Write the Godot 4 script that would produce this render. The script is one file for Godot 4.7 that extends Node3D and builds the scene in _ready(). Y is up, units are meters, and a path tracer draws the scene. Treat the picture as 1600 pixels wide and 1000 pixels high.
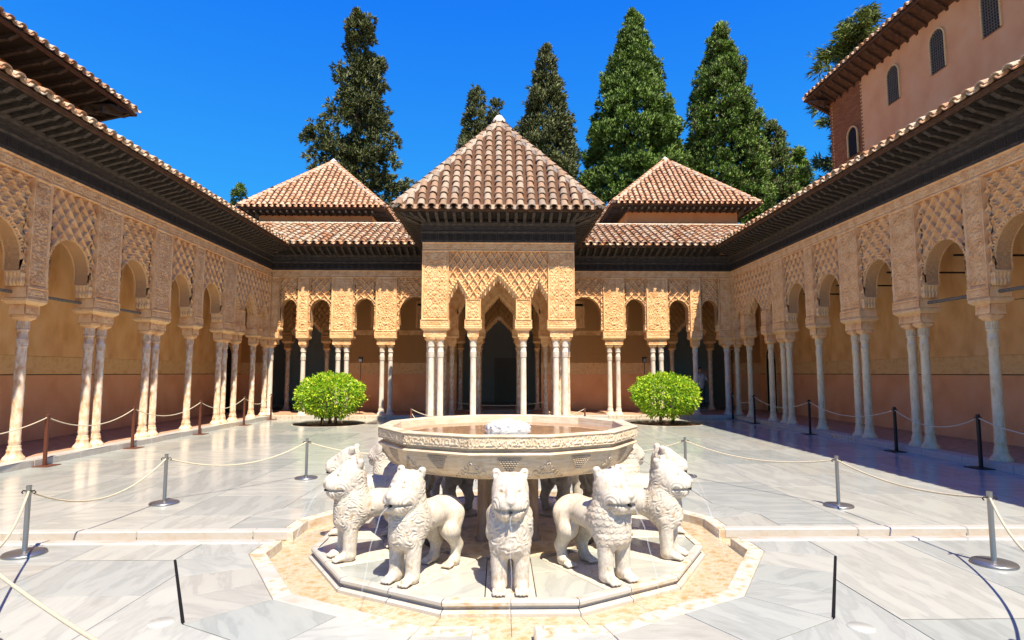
extends Node3D
# Court with a lion fountain. X to the right, y up, depth D in front of the camera is -z.

const FX := 0.075
const FD := 6.1
var M := {}
var taken := {}
var rng := RandomNumberGenerator.new()
var arab_px := PackedFloat32Array()
var cali_px := PackedFloat32Array()
var shared := {}


class MB:
	var v := PackedVector3Array()
	var n := PackedVector3Array()
	var uv := PackedVector2Array()
	var ix := PackedInt32Array()

	func tri(a: Vector3, b: Vector3, c: Vector3) -> void:
		var k := v.size()
		var q := (b - a).cross(c - a).normalized()
		v.append(a); v.append(b); v.append(c)
		n.append(q); n.append(q); n.append(q)
		ix.append(k); ix.append(k + 2); ix.append(k + 1)

	func quad(a: Vector3, b: Vector3, c: Vector3, d: Vector3) -> void:
		var k := v.size()
		var q := (c - a).cross(d - b).normalized()
		v.append(a); v.append(b); v.append(c); v.append(d)
		n.append(q); n.append(q); n.append(q); n.append(q)
		ix.append(k); ix.append(k + 2); ix.append(k + 1)
		ix.append(k); ix.append(k + 3); ix.append(k + 2)

	func oquad(a: Vector3, b: Vector3, c: Vector3, d: Vector3, out: Vector3) -> void:
		if (c - a).cross(d - b).dot(out) < 0.0:
			quad(a, d, c, b)
		else:
			quad(a, b, c, d)

	func otri(a: Vector3, b: Vector3, c: Vector3, out: Vector3) -> void:
		if (b - a).cross(c - a).dot(out) < 0.0:
			tri(a, c, b)
		else:
			tri(a, b, c)

	func quadn(a: Vector3, b: Vector3, c: Vector3, d: Vector3, na: Vector3, nb: Vector3, nc: Vector3, nd: Vector3) -> void:
		var k := v.size()
		v.append(a); v.append(b); v.append(c); v.append(d)
		n.append(na); n.append(nb); n.append(nc); n.append(nd)
		if (c - a).cross(d - b).dot(na + nb + nc + nd) < 0.0:
			ix.append(k); ix.append(k + 1); ix.append(k + 2)
			ix.append(k); ix.append(k + 2); ix.append(k + 3)
		else:
			ix.append(k); ix.append(k + 2); ix.append(k + 1)
			ix.append(k); ix.append(k + 3); ix.append(k + 2)

	func box(c: Vector3, s: Vector3, bev := 0.0, xf := Transform3D.IDENTITY) -> void:
		var h := s * 0.5
		var o := xf * c
		if bev <= 0.0:
			var p := []
			for i in 8:
				p.append(xf * (c + Vector3(h.x if i & 1 else -h.x, h.y if i & 2 else -h.y, h.z if i & 4 else -h.z)))
			for f in [[0, 2, 6, 4], [1, 5, 7, 3], [0, 4, 5, 1], [2, 3, 7, 6], [0, 1, 3, 2], [4, 6, 7, 5]]:
				var a: Vector3 = p[f[0]]; var b: Vector3 = p[f[1]]; var cc: Vector3 = p[f[2]]; var d: Vector3 = p[f[3]]
				oquad(a, b, cc, d, (a + b + cc + d) * 0.25 - o)
			return
		var px := []; var py := []; var pz := []
		for i in 8:
			var sg := Vector3(1 if i & 1 else -1, 1 if i & 2 else -1, 1 if i & 4 else -1)
			px.append(xf * (c + sg * Vector3(h.x, h.y - bev, h.z - bev)))
			py.append(xf * (c + sg * Vector3(h.x - bev, h.y, h.z - bev)))
			pz.append(xf * (c + sg * Vector3(h.x - bev, h.y - bev, h.z)))
		for f in [[px, 0, 2, 6, 4], [px, 1, 5, 7, 3], [py, 0, 4, 5, 1], [py, 2, 3, 7, 6], [pz, 0, 1, 3, 2], [pz, 4, 6, 7, 5]]:
			var q: Array = f[0]
			oquad(q[f[1]], q[f[2]], q[f[3]], q[f[4]], (q[f[1]] + q[f[3]]) * 0.5 - o)
		for e in [[px, py, 0, 4], [px, py, 1, 5], [px, py, 2, 6], [px, py, 3, 7], [px, pz, 0, 2], [px, pz, 1, 3], [px, pz, 4, 6], [px, pz, 5, 7], [py, pz, 0, 1], [py, pz, 2, 3], [py, pz, 4, 5], [py, pz, 6, 7]]:
			var q1: Array = e[0]; var q2: Array = e[1]
			oquad(q1[e[2]], q1[e[3]], q2[e[3]], q2[e[2]], (q1[e[2]] + q2[e[3]]) * 0.5 - o)
		for i in 8:
			otri(px[i], py[i], pz[i], px[i] - o)

	# a block whose bottom and top rectangles differ: [x0, x1, z0, z1]
	func frustum(b: Array, y0: float, t: Array, y1: float, caps := true) -> void:
		var p := [Vector3(b[0], y0, b[2]), Vector3(b[1], y0, b[2]), Vector3(b[1], y0, b[3]), Vector3(b[0], y0, b[3])]
		var q := [Vector3(t[0], y1, t[2]), Vector3(t[1], y1, t[2]), Vector3(t[1], y1, t[3]), Vector3(t[0], y1, t[3])]
		var o := (p[0] + p[2] + q[0] + q[2]) * 0.25 as Vector3
		for i in 4:
			var j := (i + 1) % 4
			oquad(p[i], p[j], q[j], q[i], (p[i] + q[j]) * 0.5 - o)
		if caps:
			oquad(p[0], p[1], p[2], p[3], Vector3.DOWN)
			oquad(q[0], q[1], q[2], q[3], Vector3.UP)

	# profile of (radius, y) from bottom to top
	func lathe(prof: Array, segs := 16, xf := Transform3D.IDENTITY, a0 := 0.0, arc := TAU, flat := false) -> void:
		var ns := []
		for i in prof.size() - 1:
			var d: Vector2 = prof[i + 1] - prof[i]
			ns.append(Vector2(d.y, -d.x).normalized())
		for i in prof.size() - 1:
			var n0: Vector2 = ns[i]
			var n1: Vector2 = ns[i]
			if i > 0 and n0.dot(ns[i - 1]) > 0.6:
				n0 = (n0 + ns[i - 1]).normalized()
			if i < ns.size() - 1 and n1.dot(ns[i + 1]) > 0.6:
				n1 = (n1 + ns[i + 1]).normalized()
			var p0: Vector2 = prof[i]; var p1: Vector2 = prof[i + 1]
			for j in segs:
				var t0 := a0 + arc * j / segs; var t1 := a0 + arc * (j + 1) / segs
				var c0 := cos(t0); var s0 := sin(t0); var c1 := cos(t1); var s1 := sin(t1)
				var a := xf * Vector3(p0.x * c0, p0.y, p0.x * s0); var b := xf * Vector3(p0.x * c1, p0.y, p0.x * s1)
				var c := xf * Vector3(p1.x * c1, p1.y, p1.x * s1); var d := xf * Vector3(p1.x * c0, p1.y, p1.x * s0)
				if flat:
					var cm := cos((t0 + t1) / 2); var sm := sin((t0 + t1) / 2)
					var nm: Vector3 = (xf.basis * Vector3(ns[i].x * cm, ns[i].y, ns[i].x * sm)).normalized()
					quadn(a, b, c, d, nm, nm, nm, nm)
				else:
					quadn(a, b, c, d, (xf.basis * Vector3(n0.x * c0, n0.y, n0.x * s0)).normalized(), (xf.basis * Vector3(n0.x * c1, n0.y, n0.x * s1)).normalized(), (xf.basis * Vector3(n1.x * c1, n1.y, n1.x * s1)).normalized(), (xf.basis * Vector3(n1.x * c0, n1.y, n1.x * s0)).normalized())

	func tube(pts: Array, r0: float, r1: float, segs := 6, caps := true) -> void:
		var up := Vector3(0.31, 0.9, 0.2)
		var rings := []
		var norms := []
		for i in pts.size():
			var t: Vector3 = (pts[mini(i + 1, pts.size() - 1)] - pts[maxi(i - 1, 0)]).normalized()
			var side := up.cross(t)
			if side.length() < 0.05:
				side = Vector3.RIGHT.cross(t)
			side = side.normalized()
			up = t.cross(side).normalized()
			var r := lerpf(r0, r1, float(i) / (pts.size() - 1))
			var ring := []; var nn := []
			for j in segs:
				var w := side * cos(TAU * j / segs) + up * sin(TAU * j / segs)
				ring.append(pts[i] + w * r); nn.append(w)
			rings.append(ring); norms.append(nn)
		for i in pts.size() - 1:
			for j in segs:
				var k := (j + 1) % segs
				quadn(rings[i][j], rings[i][k], rings[i + 1][k], rings[i + 1][j], norms[i][j], norms[i][k], norms[i + 1][k], norms[i + 1][j])
		if caps:
			for e in [0, pts.size() - 1]:
				var out: Vector3 = pts[e] - pts[1 if e == 0 else e - 1]
				for j in range(1, segs - 1):
					otri(rings[e][0], rings[e][j], rings[e][j + 1], out)

	# grid of points, u to the right and v upwards as seen from outside
	func sheet(nu: int, nv: int, p: PackedVector3Array) -> void:
		var k := v.size()
		v.append_array(p)
		for j in nv:
			for i in nu:
				var du := p[j * nu + mini(i + 1, nu - 1)] - p[j * nu + maxi(i - 1, 0)]
				var dv := p[mini(j + 1, nv - 1) * nu + i] - p[maxi(j - 1, 0) * nu + i]
				n.append(du.cross(dv).normalized())
		for j in nv - 1:
			for i in nu - 1:
				var a := k + j * nu + i
				ix.append(a); ix.append(a + nu + 1); ix.append(a + 1)
				ix.append(a); ix.append(a + nu); ix.append(a + nu + 1)

	# closed profile of (z, y), run along x
	func extrude(prof: Array, x0: float, x1: float) -> void:
		var area := 0.0
		for i in prof.size():
			var p: Vector2 = prof[i]; var q: Vector2 = prof[(i + 1) % prof.size()]
			area += p.x * q.y - q.x * p.y
		var pr := prof.duplicate()
		if area < 0.0:
			pr.reverse()
		for i in pr.size():
			var p: Vector2 = pr[i]; var q: Vector2 = pr[(i + 1) % pr.size()]
			quad(Vector3(x0, p.y, p.x), Vector3(x1, p.y, p.x), Vector3(x1, q.y, q.x), Vector3(x0, q.y, q.x))
		var t := Geometry2D.triangulate_polygon(PackedVector2Array(pr))
		for i in range(0, t.size(), 3):
			var a: Vector2 = pr[t[i]]; var b: Vector2 = pr[t[i + 1]]; var c: Vector2 = pr[t[i + 2]]
			otri(Vector3(x0, a.y, a.x), Vector3(x0, b.y, b.x), Vector3(x0, c.y, c.x), Vector3.LEFT)
			otri(Vector3(x1, a.y, a.x), Vector3(x1, b.y, b.x), Vector3(x1, c.y, c.x), Vector3.RIGHT)

	# flat polygon of (x, y) at z, facing +z or -z
	func flat(poly: PackedVector2Array, z: float, out: float) -> void:
		var t := Geometry2D.triangulate_polygon(poly)
		for i in range(0, t.size(), 3):
			var a := poly[t[i]]; var b := poly[t[i + 1]]; var c := poly[t[i + 2]]
			otri(Vector3(a.x, a.y, z), Vector3(b.x, b.y, z), Vector3(c.x, c.y, z), Vector3(0, 0, out))

	func mesh() -> ArrayMesh:
		var am := ArrayMesh.new()
		if v.is_empty():
			return am
		var ar := []
		ar.resize(Mesh.ARRAY_MAX)
		ar[Mesh.ARRAY_VERTEX] = v
		ar[Mesh.ARRAY_NORMAL] = n
		if uv.size() == v.size():
			ar[Mesh.ARRAY_TEX_UV] = uv
		ar[Mesh.ARRAY_INDEX] = ix
		am.add_surface_from_arrays(Mesh.PRIMITIVE_TRIANGLES, ar)
		return am


func V(x: float, y: float, d: float) -> Vector3:
	return Vector3(x, y, -d)


func uniq(parent: Node, called: String) -> String:
	var key := "%d/%s" % [parent.get_instance_id(), called]
	var k: int = taken.get(key, 0)
	taken[key] = k + 1
	return called if k == 0 else "%s_%03d" % [called, k]


func put(parent: Node, called: String, m, mt: Material, xf := Transform3D.IDENTITY, stuff := false) -> MeshInstance3D:
	var o := MeshInstance3D.new()
	o.name = uniq(parent, called)
	o.mesh = m.mesh() if m is MB else m
	o.material_override = mt
	o.transform = xf
	parent.add_child(o, true)
	if stuff:
		o.set_meta("kind", "stuff")
	return o


func tag(o: Node, label: String, category: String, group := "") -> void:
	o.set_meta("label", label)
	o.set_meta("category", category)
	if group:
		o.set_meta("group", group)


func thing(called: String, label: String, category: String, group := "", at := Vector3.ZERO, turn := 0.0) -> Node3D:
	var o := Node3D.new()
	o.name = uniq(self, called)
	add_child(o, true)
	o.position = at
	o.rotation.y = turn
	tag(o, label, category, group)
	return o


func struct(called: String, m, mt: Material) -> MeshInstance3D:
	var o := put(self, called, m, mt)
	o.set_meta("kind", "structure")
	return o


# ---------------------------------------------------------------- materials

func noise(freq: float, kind := FastNoiseLite.TYPE_SIMPLEX_SMOOTH, octaves := 4, sd := 1, warp := 0.0) -> FastNoiseLite:
	var f := FastNoiseLite.new()
	f.noise_type = kind
	f.frequency = freq
	f.fractal_octaves = octaves
	f.seed = sd
	if warp > 0.0:
		f.domain_warp_enabled = true
		f.domain_warp_amplitude = warp
		f.domain_warp_frequency = freq
	return f


func tex(nz: FastNoiseLite, stops: Array, size := 512) -> NoiseTexture2D:
	var g := Gradient.new()
	var off := PackedFloat32Array(); var col := PackedColorArray()
	for s in stops:
		off.append(s[0]); col.append(s[1])
	g.offsets = off
	g.colors = col
	var t := NoiseTexture2D.new()
	t.width = size; t.height = size
	t.seamless = true
	t.color_ramp = g
	t.noise = nz
	return t


func grey(nz: FastNoiseLite, size := 512) -> NoiseTexture2D:
	var t := NoiseTexture2D.new()
	t.width = size; t.height = size
	t.seamless = true
	t.noise = nz
	return t


func C(r: float, g: float, b: float) -> Color:
	return Color(r / 255.0, g / 255.0, b / 255.0)


func mat(called: String, col: Color, rough := 0.8, t: Texture2D = null, scale := Vector3.ONE, bump: Texture2D = null, bump_cm := 0.5, world := true) -> StandardMaterial3D:
	var m := StandardMaterial3D.new()
	m.resource_name = called
	m.albedo_color = col
	m.roughness = rough
	m.metallic_specular = 0.4
	if t or bump:
		m.uv1_triplanar = true
		m.uv1_world_triplanar = world
		m.uv1_scale = scale
	if t:
		m.albedo_texture = t
	if bump:
		m.heightmap_enabled = true
		m.heightmap_texture = bump
		m.heightmap_scale = bump_cm
	M[called] = m
	return m


func tile_image(px: PackedFloat32Array, w: int, h: int) -> ImageTexture:
	var im := Image.create(w, h, false, Image.FORMAT_RGBA8)
	for y in h:
		for x in w:
			var k := clampf(px[y * w + x], 0.0, 1.0)
			im.set_pixel(x, y, Color(k, k, k))
	return ImageTexture.create_from_image(im)


func make_reliefs() -> void:
	# carved leafwork: one quarter of folded ribbons, mirrored both ways so that it reads as ornament
	var f := noise(0.108, FastNoiseLite.TYPE_CELLULAR, 1, 7, 9.0)
	f.cellular_return_type = FastNoiseLite.RETURN_DISTANCE2_SUB
	f.cellular_jitter = 0.9
	var g := noise(0.16, FastNoiseLite.TYPE_SIMPLEX_SMOOTH, 1, 3)
	arab_px.resize(256 * 256)
	for y in 128:
		for x in 128:
			var d := f.get_noise_2d(x, y) + 1.0
			var k := smoothstep(0.06, 0.30, d) * (0.75 + 0.25 * smoothstep(-0.3, 0.4, g.get_noise_2d(x, y)))
			var ring := Vector2(x - 64, y - 64).length()
			if absf(ring - 40.0) < 3.0 or absf(ring - 76.0) < 3.0:
				k = 1.0
			for q in [[x, y], [255 - x, y], [x, 255 - y], [255 - x, 255 - y]]:
				arab_px[q[1] * 256 + q[0]] = k
	# a band of tall upright strokes, loops and tails
	cali_px.resize(768 * 128)
	cali_px.fill(0.0)
	var r := RandomNumberGenerator.new()
	r.seed = 11
	var x0 := 4.0
	while x0 < 764.0:
		var kind := r.randi_range(0, 4)
		var wd := r.randf_range(22, 44)
		var base := 34.0 + r.randf_range(-6, 6)
		if kind <= 1:
			stroke([Vector2(x0 + 6, base), Vector2(x0 + 7, base + 40), Vector2(x0 + 4, r.randf_range(92, 114))], 4.6)
			stroke([Vector2(x0 + 6, base), Vector2(x0 + wd * 0.6, base - 6), Vector2(x0 + wd, base + 4)], 4.6)
		elif kind == 2:
			var pts := []
			for k in 11:
				var a := PI * 1.6 * k / 10.0 - 0.6
				pts.append(Vector2(x0 + wd * 0.5 + cos(a) * wd * 0.36, base + 16 + sin(a) * 16))
			stroke(pts, 4.2)
			stroke([Vector2(x0, base - 2), Vector2(x0 + wd, base + 2)], 4.4)
		elif kind == 3:
			var pts := []
			for k in 9:
				var a := PI + PI * k / 8.0
				pts.append(Vector2(x0 + wd * 0.5 + cos(a) * wd * 0.5, base + 2 + sin(a) * 22))
			stroke(pts, 4.4)
			stroke([Vector2(x0 + wd * 0.9, base), Vector2(x0 + wd * 0.75, base + 52), Vector2(x0 + wd * 0.35, base + 70)], 4.2)
		else:
			stroke([Vector2(x0, base), Vector2(x0 + wd * 0.3, base + 16), Vector2(x0 + wd * 0.55, base), Vector2(x0 + wd * 0.8, base + 16), Vector2(x0 + wd, base)], 4.2)
			stroke([Vector2(x0 + wd * 0.2, 78), Vector2(x0 + wd * 0.5, 92), Vector2(x0 + wd * 0.8, 80)], 3.4)
		if r.randf() < 0.7:
			var cx := x0 + r.randf_range(8, wd); var cy := r.randf_range(62, 108)
			var pts2 := []
			for k in 9:
				var a := TAU * k / 9.0 * 0.8 + r.randf()
				pts2.append(Vector2(cx + cos(a) * (4 + k), cy + sin(a) * (4 + k * 0.8)))
			stroke(pts2, 2.8)
		x0 += wd


func stroke(pts: Array, rad: float) -> void:
	for i in pts.size() - 1:
		var a: Vector2 = pts[i]; var b: Vector2 = pts[i + 1]
		var ab := b - a
		var l2 := maxf(ab.length_squared(), 0.01)
		for y in range(maxi(0, int(minf(a.y, b.y) - rad - 2)), mini(127, int(maxf(a.y, b.y) + rad + 2)) + 1):
			for x in range(int(minf(a.x, b.x) - rad - 2), int(maxf(a.x, b.x) + rad + 2) + 1):
				var p := Vector2(x, y)
				var d := (p - a - ab * clampf((p - a).dot(ab) / l2, 0, 1)).length()
				var k := 1.0 - smoothstep(rad - 1.6, rad + 1.2, d)
				if k > 0.0:
					var at := y * 768 + posmod(x, 768)
					cali_px[at] = maxf(cali_px[at], k)


func arab(u: float, v: float) -> float:   # metres; the ornament repeats every 0.38 m
	return arab_px[(int(v * 673.0) & 255) * 256 + (int(u * 673.0) & 255)]


func cali(u: float, t: float) -> float:   # u in metres along the band, t 0..1 up it
	return cali_px[clampi(int(t * 128.0), 0, 127) * 768 + posmod(int(u * 500.0), 768)]


func sebka(u: float, v: float, cw: float, ch: float, lobed: bool) -> float:
	var p := u / cw + v / ch
	var q := u / cw - v / ch
	if lobed:
		var w := 0.055 * sin(q * TAU * 2.0)
		q += 0.055 * sin(p * TAU * 2.0)
		p += w
	var d := minf(absf(p - roundf(p)), absf(q - roundf(q)))
	if d < 0.07:
		return 1.0 - d * 2.2
	if d < 0.11:
		return 0.85 - (d - 0.07) * 17.0
	if lobed and d < 0.2:
		return 0.45 if d > 0.13 else 0.2
	return 0.08 + 0.24 * arab(u * 1.9, v * 1.9) + 0.16 * smoothstep(0.11, 0.4, d)


func make_materials() -> void:
	make_reliefs()
	var arab_t := tile_image(arab_px, 256, 256)
	var soft := grey(noise(0.012, FastNoiseLite.TYPE_SIMPLEX_SMOOTH, 5, 5))
	var fine := grey(noise(0.06, FastNoiseLite.TYPE_SIMPLEX_SMOOTH, 4, 6))
	# carved stucco
	var st := tex(noise(0.010, FastNoiseLite.TYPE_SIMPLEX_SMOOTH, 5, 21, 20.0), [[0.0, C(208, 150, 98)], [0.45, C(234, 183, 128)], [0.75, C(244, 200, 147)], [1.0, C(220, 163, 110)]])
	mat("stucco", Color.WHITE, 0.92, st, Vector3.ONE * 0.6, fine, 0.5)
	mat("stucco_carved", Color.WHITE, 0.92, st, Vector3.ONE * 2.63, arab_t, 1.6)
	M.stucco_carved.albedo_texture = null
	M.stucco_carved.albedo_color = C(235, 184, 129)
	mat("stucco_dim", C(222, 170, 112), 0.92, null, Vector3.ONE * 2.2, arab_t, 1.6)
	mat("stone_trim", Color.WHITE, 0.8, tex(noise(0.014, FastNoiseLite.TYPE_SIMPLEX_SMOOTH, 4, 9), [[0.0, C(214, 166, 112)], [0.6, C(238, 196, 142)], [1.0, C(224, 180, 126)]]), Vector3.ONE * 0.9)
	# plain gallery plaster
	mat("plaster_upper", Color.WHITE, 0.9, tex(noise(0.008, FastNoiseLite.TYPE_SIMPLEX_SMOOTH, 5, 31, 30.0), [[0.0, C(220, 164, 104)], [0.5, C(241, 189, 126)], [1.0, C(248, 204, 148)]]), Vector3(0.35, 0.2, 0.35), soft, 1.0)
	mat("plaster_band", Color.WHITE, 0.9, tex(noise(0.012, FastNoiseLite.TYPE_SIMPLEX_SMOOTH, 5, 33, 30.0), [[0.0, C(222, 170, 108)], [0.5, C(240, 196, 134)], [1.0, C(226, 176, 116)]]), Vector3(0.6, 0.8, 0.6), soft, 0.6)
	mat("plaster_dado", Color.WHITE, 0.85, tex(noise(0.006, FastNoiseLite.TYPE_SIMPLEX_SMOOTH, 4, 35, 30.0), [[0.0, C(226, 158, 108)], [0.5, C(239, 173, 122)], [1.0, C(243, 186, 138)]]), Vector3(0.3, 0.25, 0.3), soft, 0.5)
	mat("plaster_pink", Color.WHITE, 0.9, tex(noise(0.006, FastNoiseLite.TYPE_SIMPLEX_SMOOTH, 4, 37, 30.0), [[0.0, C(232, 158, 102)], [0.5, C(241, 170, 112)], [1.0, C(245, 182, 126)]]), Vector3(0.3, 0.22, 0.3), fine, 0.3)
	mat("gallery_stone", Color.WHITE, 0.6, tex(noise(0.012, FastNoiseLite.TYPE_SIMPLEX_SMOOTH, 5, 39), [[0.0, C(160, 122, 96)], [0.5, C(184, 146, 118)], [1.0, C(202, 166, 138)]]), Vector3.ONE * 0.7)
	# wood
	var wd := tex(noise(0.02, FastNoiseLite.TYPE_SIMPLEX_SMOOTH, 4, 41), [[0.0, C(48, 41, 36)], [0.5, C(72, 63, 56)], [1.0, C(100, 89, 79)]])
	mat("wood_dark", Color.WHITE, 0.8, wd, Vector3(0.5, 3.0, 0.5), fine, 0.6)
	mat("wood_carved", C(62, 54, 47), 0.8, null, Vector3.ONE * 2.8, arab_t, 1.6)
	mat("wood_brown", Color.WHITE, 0.8, tex(noise(0.02, FastNoiseLite.TYPE_SIMPLEX_SMOOTH, 4, 43), [[0.0, C(64, 44, 33)], [0.5, C(90, 64, 47)], [1.0, C(114, 84, 62)]]), Vector3(0.5, 3.0, 0.5), fine, 0.5)
	mat("wood_grey", Color.WHITE, 0.85, tex(noise(0.02, FastNoiseLite.TYPE_SIMPLEX_SMOOTH, 4, 44), [[0.0, C(80, 70, 58)], [0.6, C(126, 116, 98)], [1.0, C(150, 138, 118)]]), Vector3(0.5, 3.0, 3.0), fine, 0.5)
	# roof tiles: one lichen mottle in several firings
	var lich := tex(noise(0.02, FastNoiseLite.TYPE_SIMPLEX_SMOOTH, 5, 51, 12.0), [[0.0, C(124, 112, 98)], [0.3, C(204, 194, 182)], [0.52, C(244, 240, 234)], [0.78, C(240, 232, 222)], [1.0, C(176, 168, 156)]])
	var k := 0
	for c in [C(216, 184, 152), C(202, 162, 128), C(224, 198, 168), C(210, 186, 160), C(218, 202, 180), C(194, 148, 112)]:
		mat("tile_%d" % k, c, 0.9, lich, Vector3.ONE * 2.2, fine, 0.5)
		k += 1
	k = 0
	for c in [C(220, 176, 142), C(210, 164, 130), C(228, 188, 156), C(208, 168, 138), C(230, 198, 168)]:
		mat("tile_new_%d" % k, c, 0.9, lich, Vector3.ONE * 1.6, fine, 0.4)
		k += 1
	k = 0
	for c in [C(180, 160, 140), C(166, 142, 120), C(190, 173, 154), C(178, 151, 127), C(166, 153, 139)]:
		mat("tile_old_%d" % k, c, 0.92, lich, Vector3.ONE * 2.4, fine, 0.6)
		k += 1
	mat("tile_under", C(104, 76, 58), 0.95, lich, Vector3.ONE * 2.0)
	mat("mortar", Color.WHITE, 0.95, tex(noise(0.02, FastNoiseLite.TYPE_SIMPLEX_SMOOTH, 4, 53), [[0.0, C(190, 172, 152)], [0.5, C(222, 208, 190)], [1.0, C(232, 222, 208)]]), Vector3.ONE * 1.2, fine, 0.8)
	# marble
	var mv := tex(noise(0.006, FastNoiseLite.TYPE_SIMPLEX_SMOOTH, 6, 61, 46.0), [[0.0, C(164, 164, 161)], [0.28, C(183, 182, 179)], [0.42, C(174, 174, 172)], [0.5, C(187, 186, 183)], [0.72, C(191, 190, 186)], [1.0, C(180, 180, 177)]], 1024)
	var mr := grey(noise(0.008, FastNoiseLite.TYPE_SIMPLEX_SMOOTH, 4, 63))
	k = 0
	for c in [C(235, 241, 235), C(227, 234, 229), C(242, 246, 238), C(235, 236, 226), C(220, 228, 222), C(239, 242, 232)]:
		var m := mat("slab_%d" % k, c, 0.15 + 0.016 * k)
		m.albedo_texture = mv
		m.metallic_specular = 0.46
		m.heightmap_enabled = true
		m.heightmap_texture = mr
		m.heightmap_scale = 0.02
		k += 1
	mat("grout", C(118, 108, 98), 0.95)
	var wm := tex(noise(0.010, FastNoiseLite.TYPE_SIMPLEX_SMOOTH, 5, 65, 30.0), [[0.0, C(146, 120, 90)], [0.2, C(190, 171, 143)], [0.4, C(214, 206, 191)], [0.54, C(180, 172, 158)], [0.74, C(212, 203, 186)], [1.0, C(160, 130, 94)]], 1024)
	mat("lion_marble", Color.WHITE, 0.55, wm, Vector3(1.1, 0.55, 1.1), fine, 0.2)
	var wm2 := tex(noise(0.008, FastNoiseLite.TYPE_SIMPLEX_SMOOTH, 5, 67, 30.0), [[0.0, C(180, 152, 116)], [0.3, C(210, 188, 152)], [0.5, C(224, 208, 182)], [0.62, C(194, 174, 146)], [1.0, C(214, 194, 162)]], 1024)
	mat("basin_marble", Color.WHITE, 0.5, wm2, Vector3(0.35, 2.4, 0.35), fine, 0.1)
	mat("edge_marble", Color.WHITE, 0.5, tex(noise(0.014, FastNoiseLite.TYPE_SIMPLEX_SMOOTH, 5, 69, 20.0), [[0.0, C(164, 122, 82)], [0.25, C(186, 164, 132)], [0.5, C(200, 192, 178)], [0.75, C(194, 182, 164)], [1.0, C(174, 140, 102)]]), Vector3.ONE * 0.8, fine, 0.3)
	mat("kerb_marble", C(206, 206, 203), 0.4, tex(noise(0.010, FastNoiseLite.TYPE_SIMPLEX_SMOOTH, 5, 70, 20.0), [[0.0, C(214, 196, 172)], [0.25, C(224, 216, 204)], [0.6, C(228, 225, 219)], [1.0, C(218, 206, 190)]]), Vector3.ONE * 0.5, fine, 0.2)
	mat("channel_ochre", Color.WHITE, 0.4, tex(noise(0.012, FastNoiseLite.TYPE_SIMPLEX_SMOOTH, 5, 71, 26.0), [[0.0, C(164, 122, 62)], [0.22, C(182, 152, 98)], [0.45, C(194, 182, 156)], [0.7, C(188, 168, 126)], [1.0, C(168, 130, 72)]]), Vector3(0.9, 0.9, 0.9), fine, 0.9)
	mat("basin_floor", Color.WHITE, 0.7, tex(noise(0.016, FastNoiseLite.TYPE_SIMPLEX_SMOOTH, 5, 73, 20.0), [[0.0, C(84, 70, 24)], [0.4, C(146, 96, 22)], [0.7, C(160, 112, 34)], [1.0, C(104, 86, 32)]]), Vector3.ONE * 0.9)
	mat("column_marble", Color.WHITE, 0.45, tex(noise(0.012, FastNoiseLite.TYPE_SIMPLEX_SMOOTH, 5, 75, 24.0), [[0.0, C(196, 158, 108)], [0.3, C(222, 196, 150)], [0.6, C(234, 214, 174)], [1.0, C(212, 180, 132)]]), Vector3(1.2, 0.5, 1.2), fine, 0.15)
	mat("column_left", Color.WHITE, 0.45, tex(noise(0.016, FastNoiseLite.TYPE_SIMPLEX_SMOOTH, 5, 77, 24.0), [[0.0, C(180, 126, 84)], [0.28, C(208, 164, 122)], [0.5, C(224, 196, 164)], [0.75, C(234, 220, 200)], [1.0, C(240, 234, 226)]]), Vector3(1.2, 0.5, 1.2), fine, 0.2)
	mat("column_white", Color.WHITE, 0.45, tex(noise(0.012, FastNoiseLite.TYPE_SIMPLEX_SMOOTH, 5, 79, 24.0), [[0.0, C(186, 160, 132)], [0.35, C(212, 198, 178)], [1.0, C(222, 214, 202)]]), Vector3(1.2, 0.5, 1.2), fine, 0.1)
	mat("brown_marble", Color.WHITE, 0.5, tex(noise(0.014, FastNoiseLite.TYPE_SIMPLEX_SMOOTH, 5, 80, 24.0), [[0.0, C(140, 108, 84)], [0.5, C(176, 146, 120)], [1.0, C(200, 174, 148)]]), Vector3(1.6, 0.5, 1.6))
	# metal, rope, small things
	var steel := mat("steel", C(150, 150, 148), 0.38)
	steel.metallic = 0.85
	var brownp := mat("post_brown", C(104, 62, 46), 0.5)
	brownp.metallic = 0.2
	mat("post_black", C(40, 36, 36), 0.5)
	mat("rope", Color.WHITE, 0.9, tex(noise(0.08, FastNoiseLite.TYPE_SIMPLEX, 2, 81), [[0.0, C(190, 174, 140)], [1.0, C(232, 222, 196)]], 128), Vector3.ONE * 12.0, fine, 0.3)
	mat("black", C(16, 15, 15), 0.7)
	mat("dark_iron", C(34, 30, 28), 0.6)
	mat("soil", Color.WHITE, 1.0, tex(noise(0.05, FastNoiseLite.TYPE_SIMPLEX_SMOOTH, 5, 83), [[0.0, C(58, 38, 26)], [0.6, C(92, 64, 44)], [1.0, C(124, 92, 66)]]), Vector3.ONE * 1.4, fine, 2.0)
	mat("hall_plaster", C(226, 222, 212), 0.9, null, Vector3.ONE, soft, 0.5)
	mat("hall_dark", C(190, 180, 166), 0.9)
	mat("brick", Color.WHITE, 0.95, tex(noise(0.03, FastNoiseLite.TYPE_SIMPLEX_SMOOTH, 5, 85), [[0.0, C(96, 54, 36)], [0.45, C(150, 92, 60)], [0.7, C(186, 126, 86)], [1.0, C(120, 70, 46)]]), Vector3(1.0, 7.0, 3.0), fine, 0.8)
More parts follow.
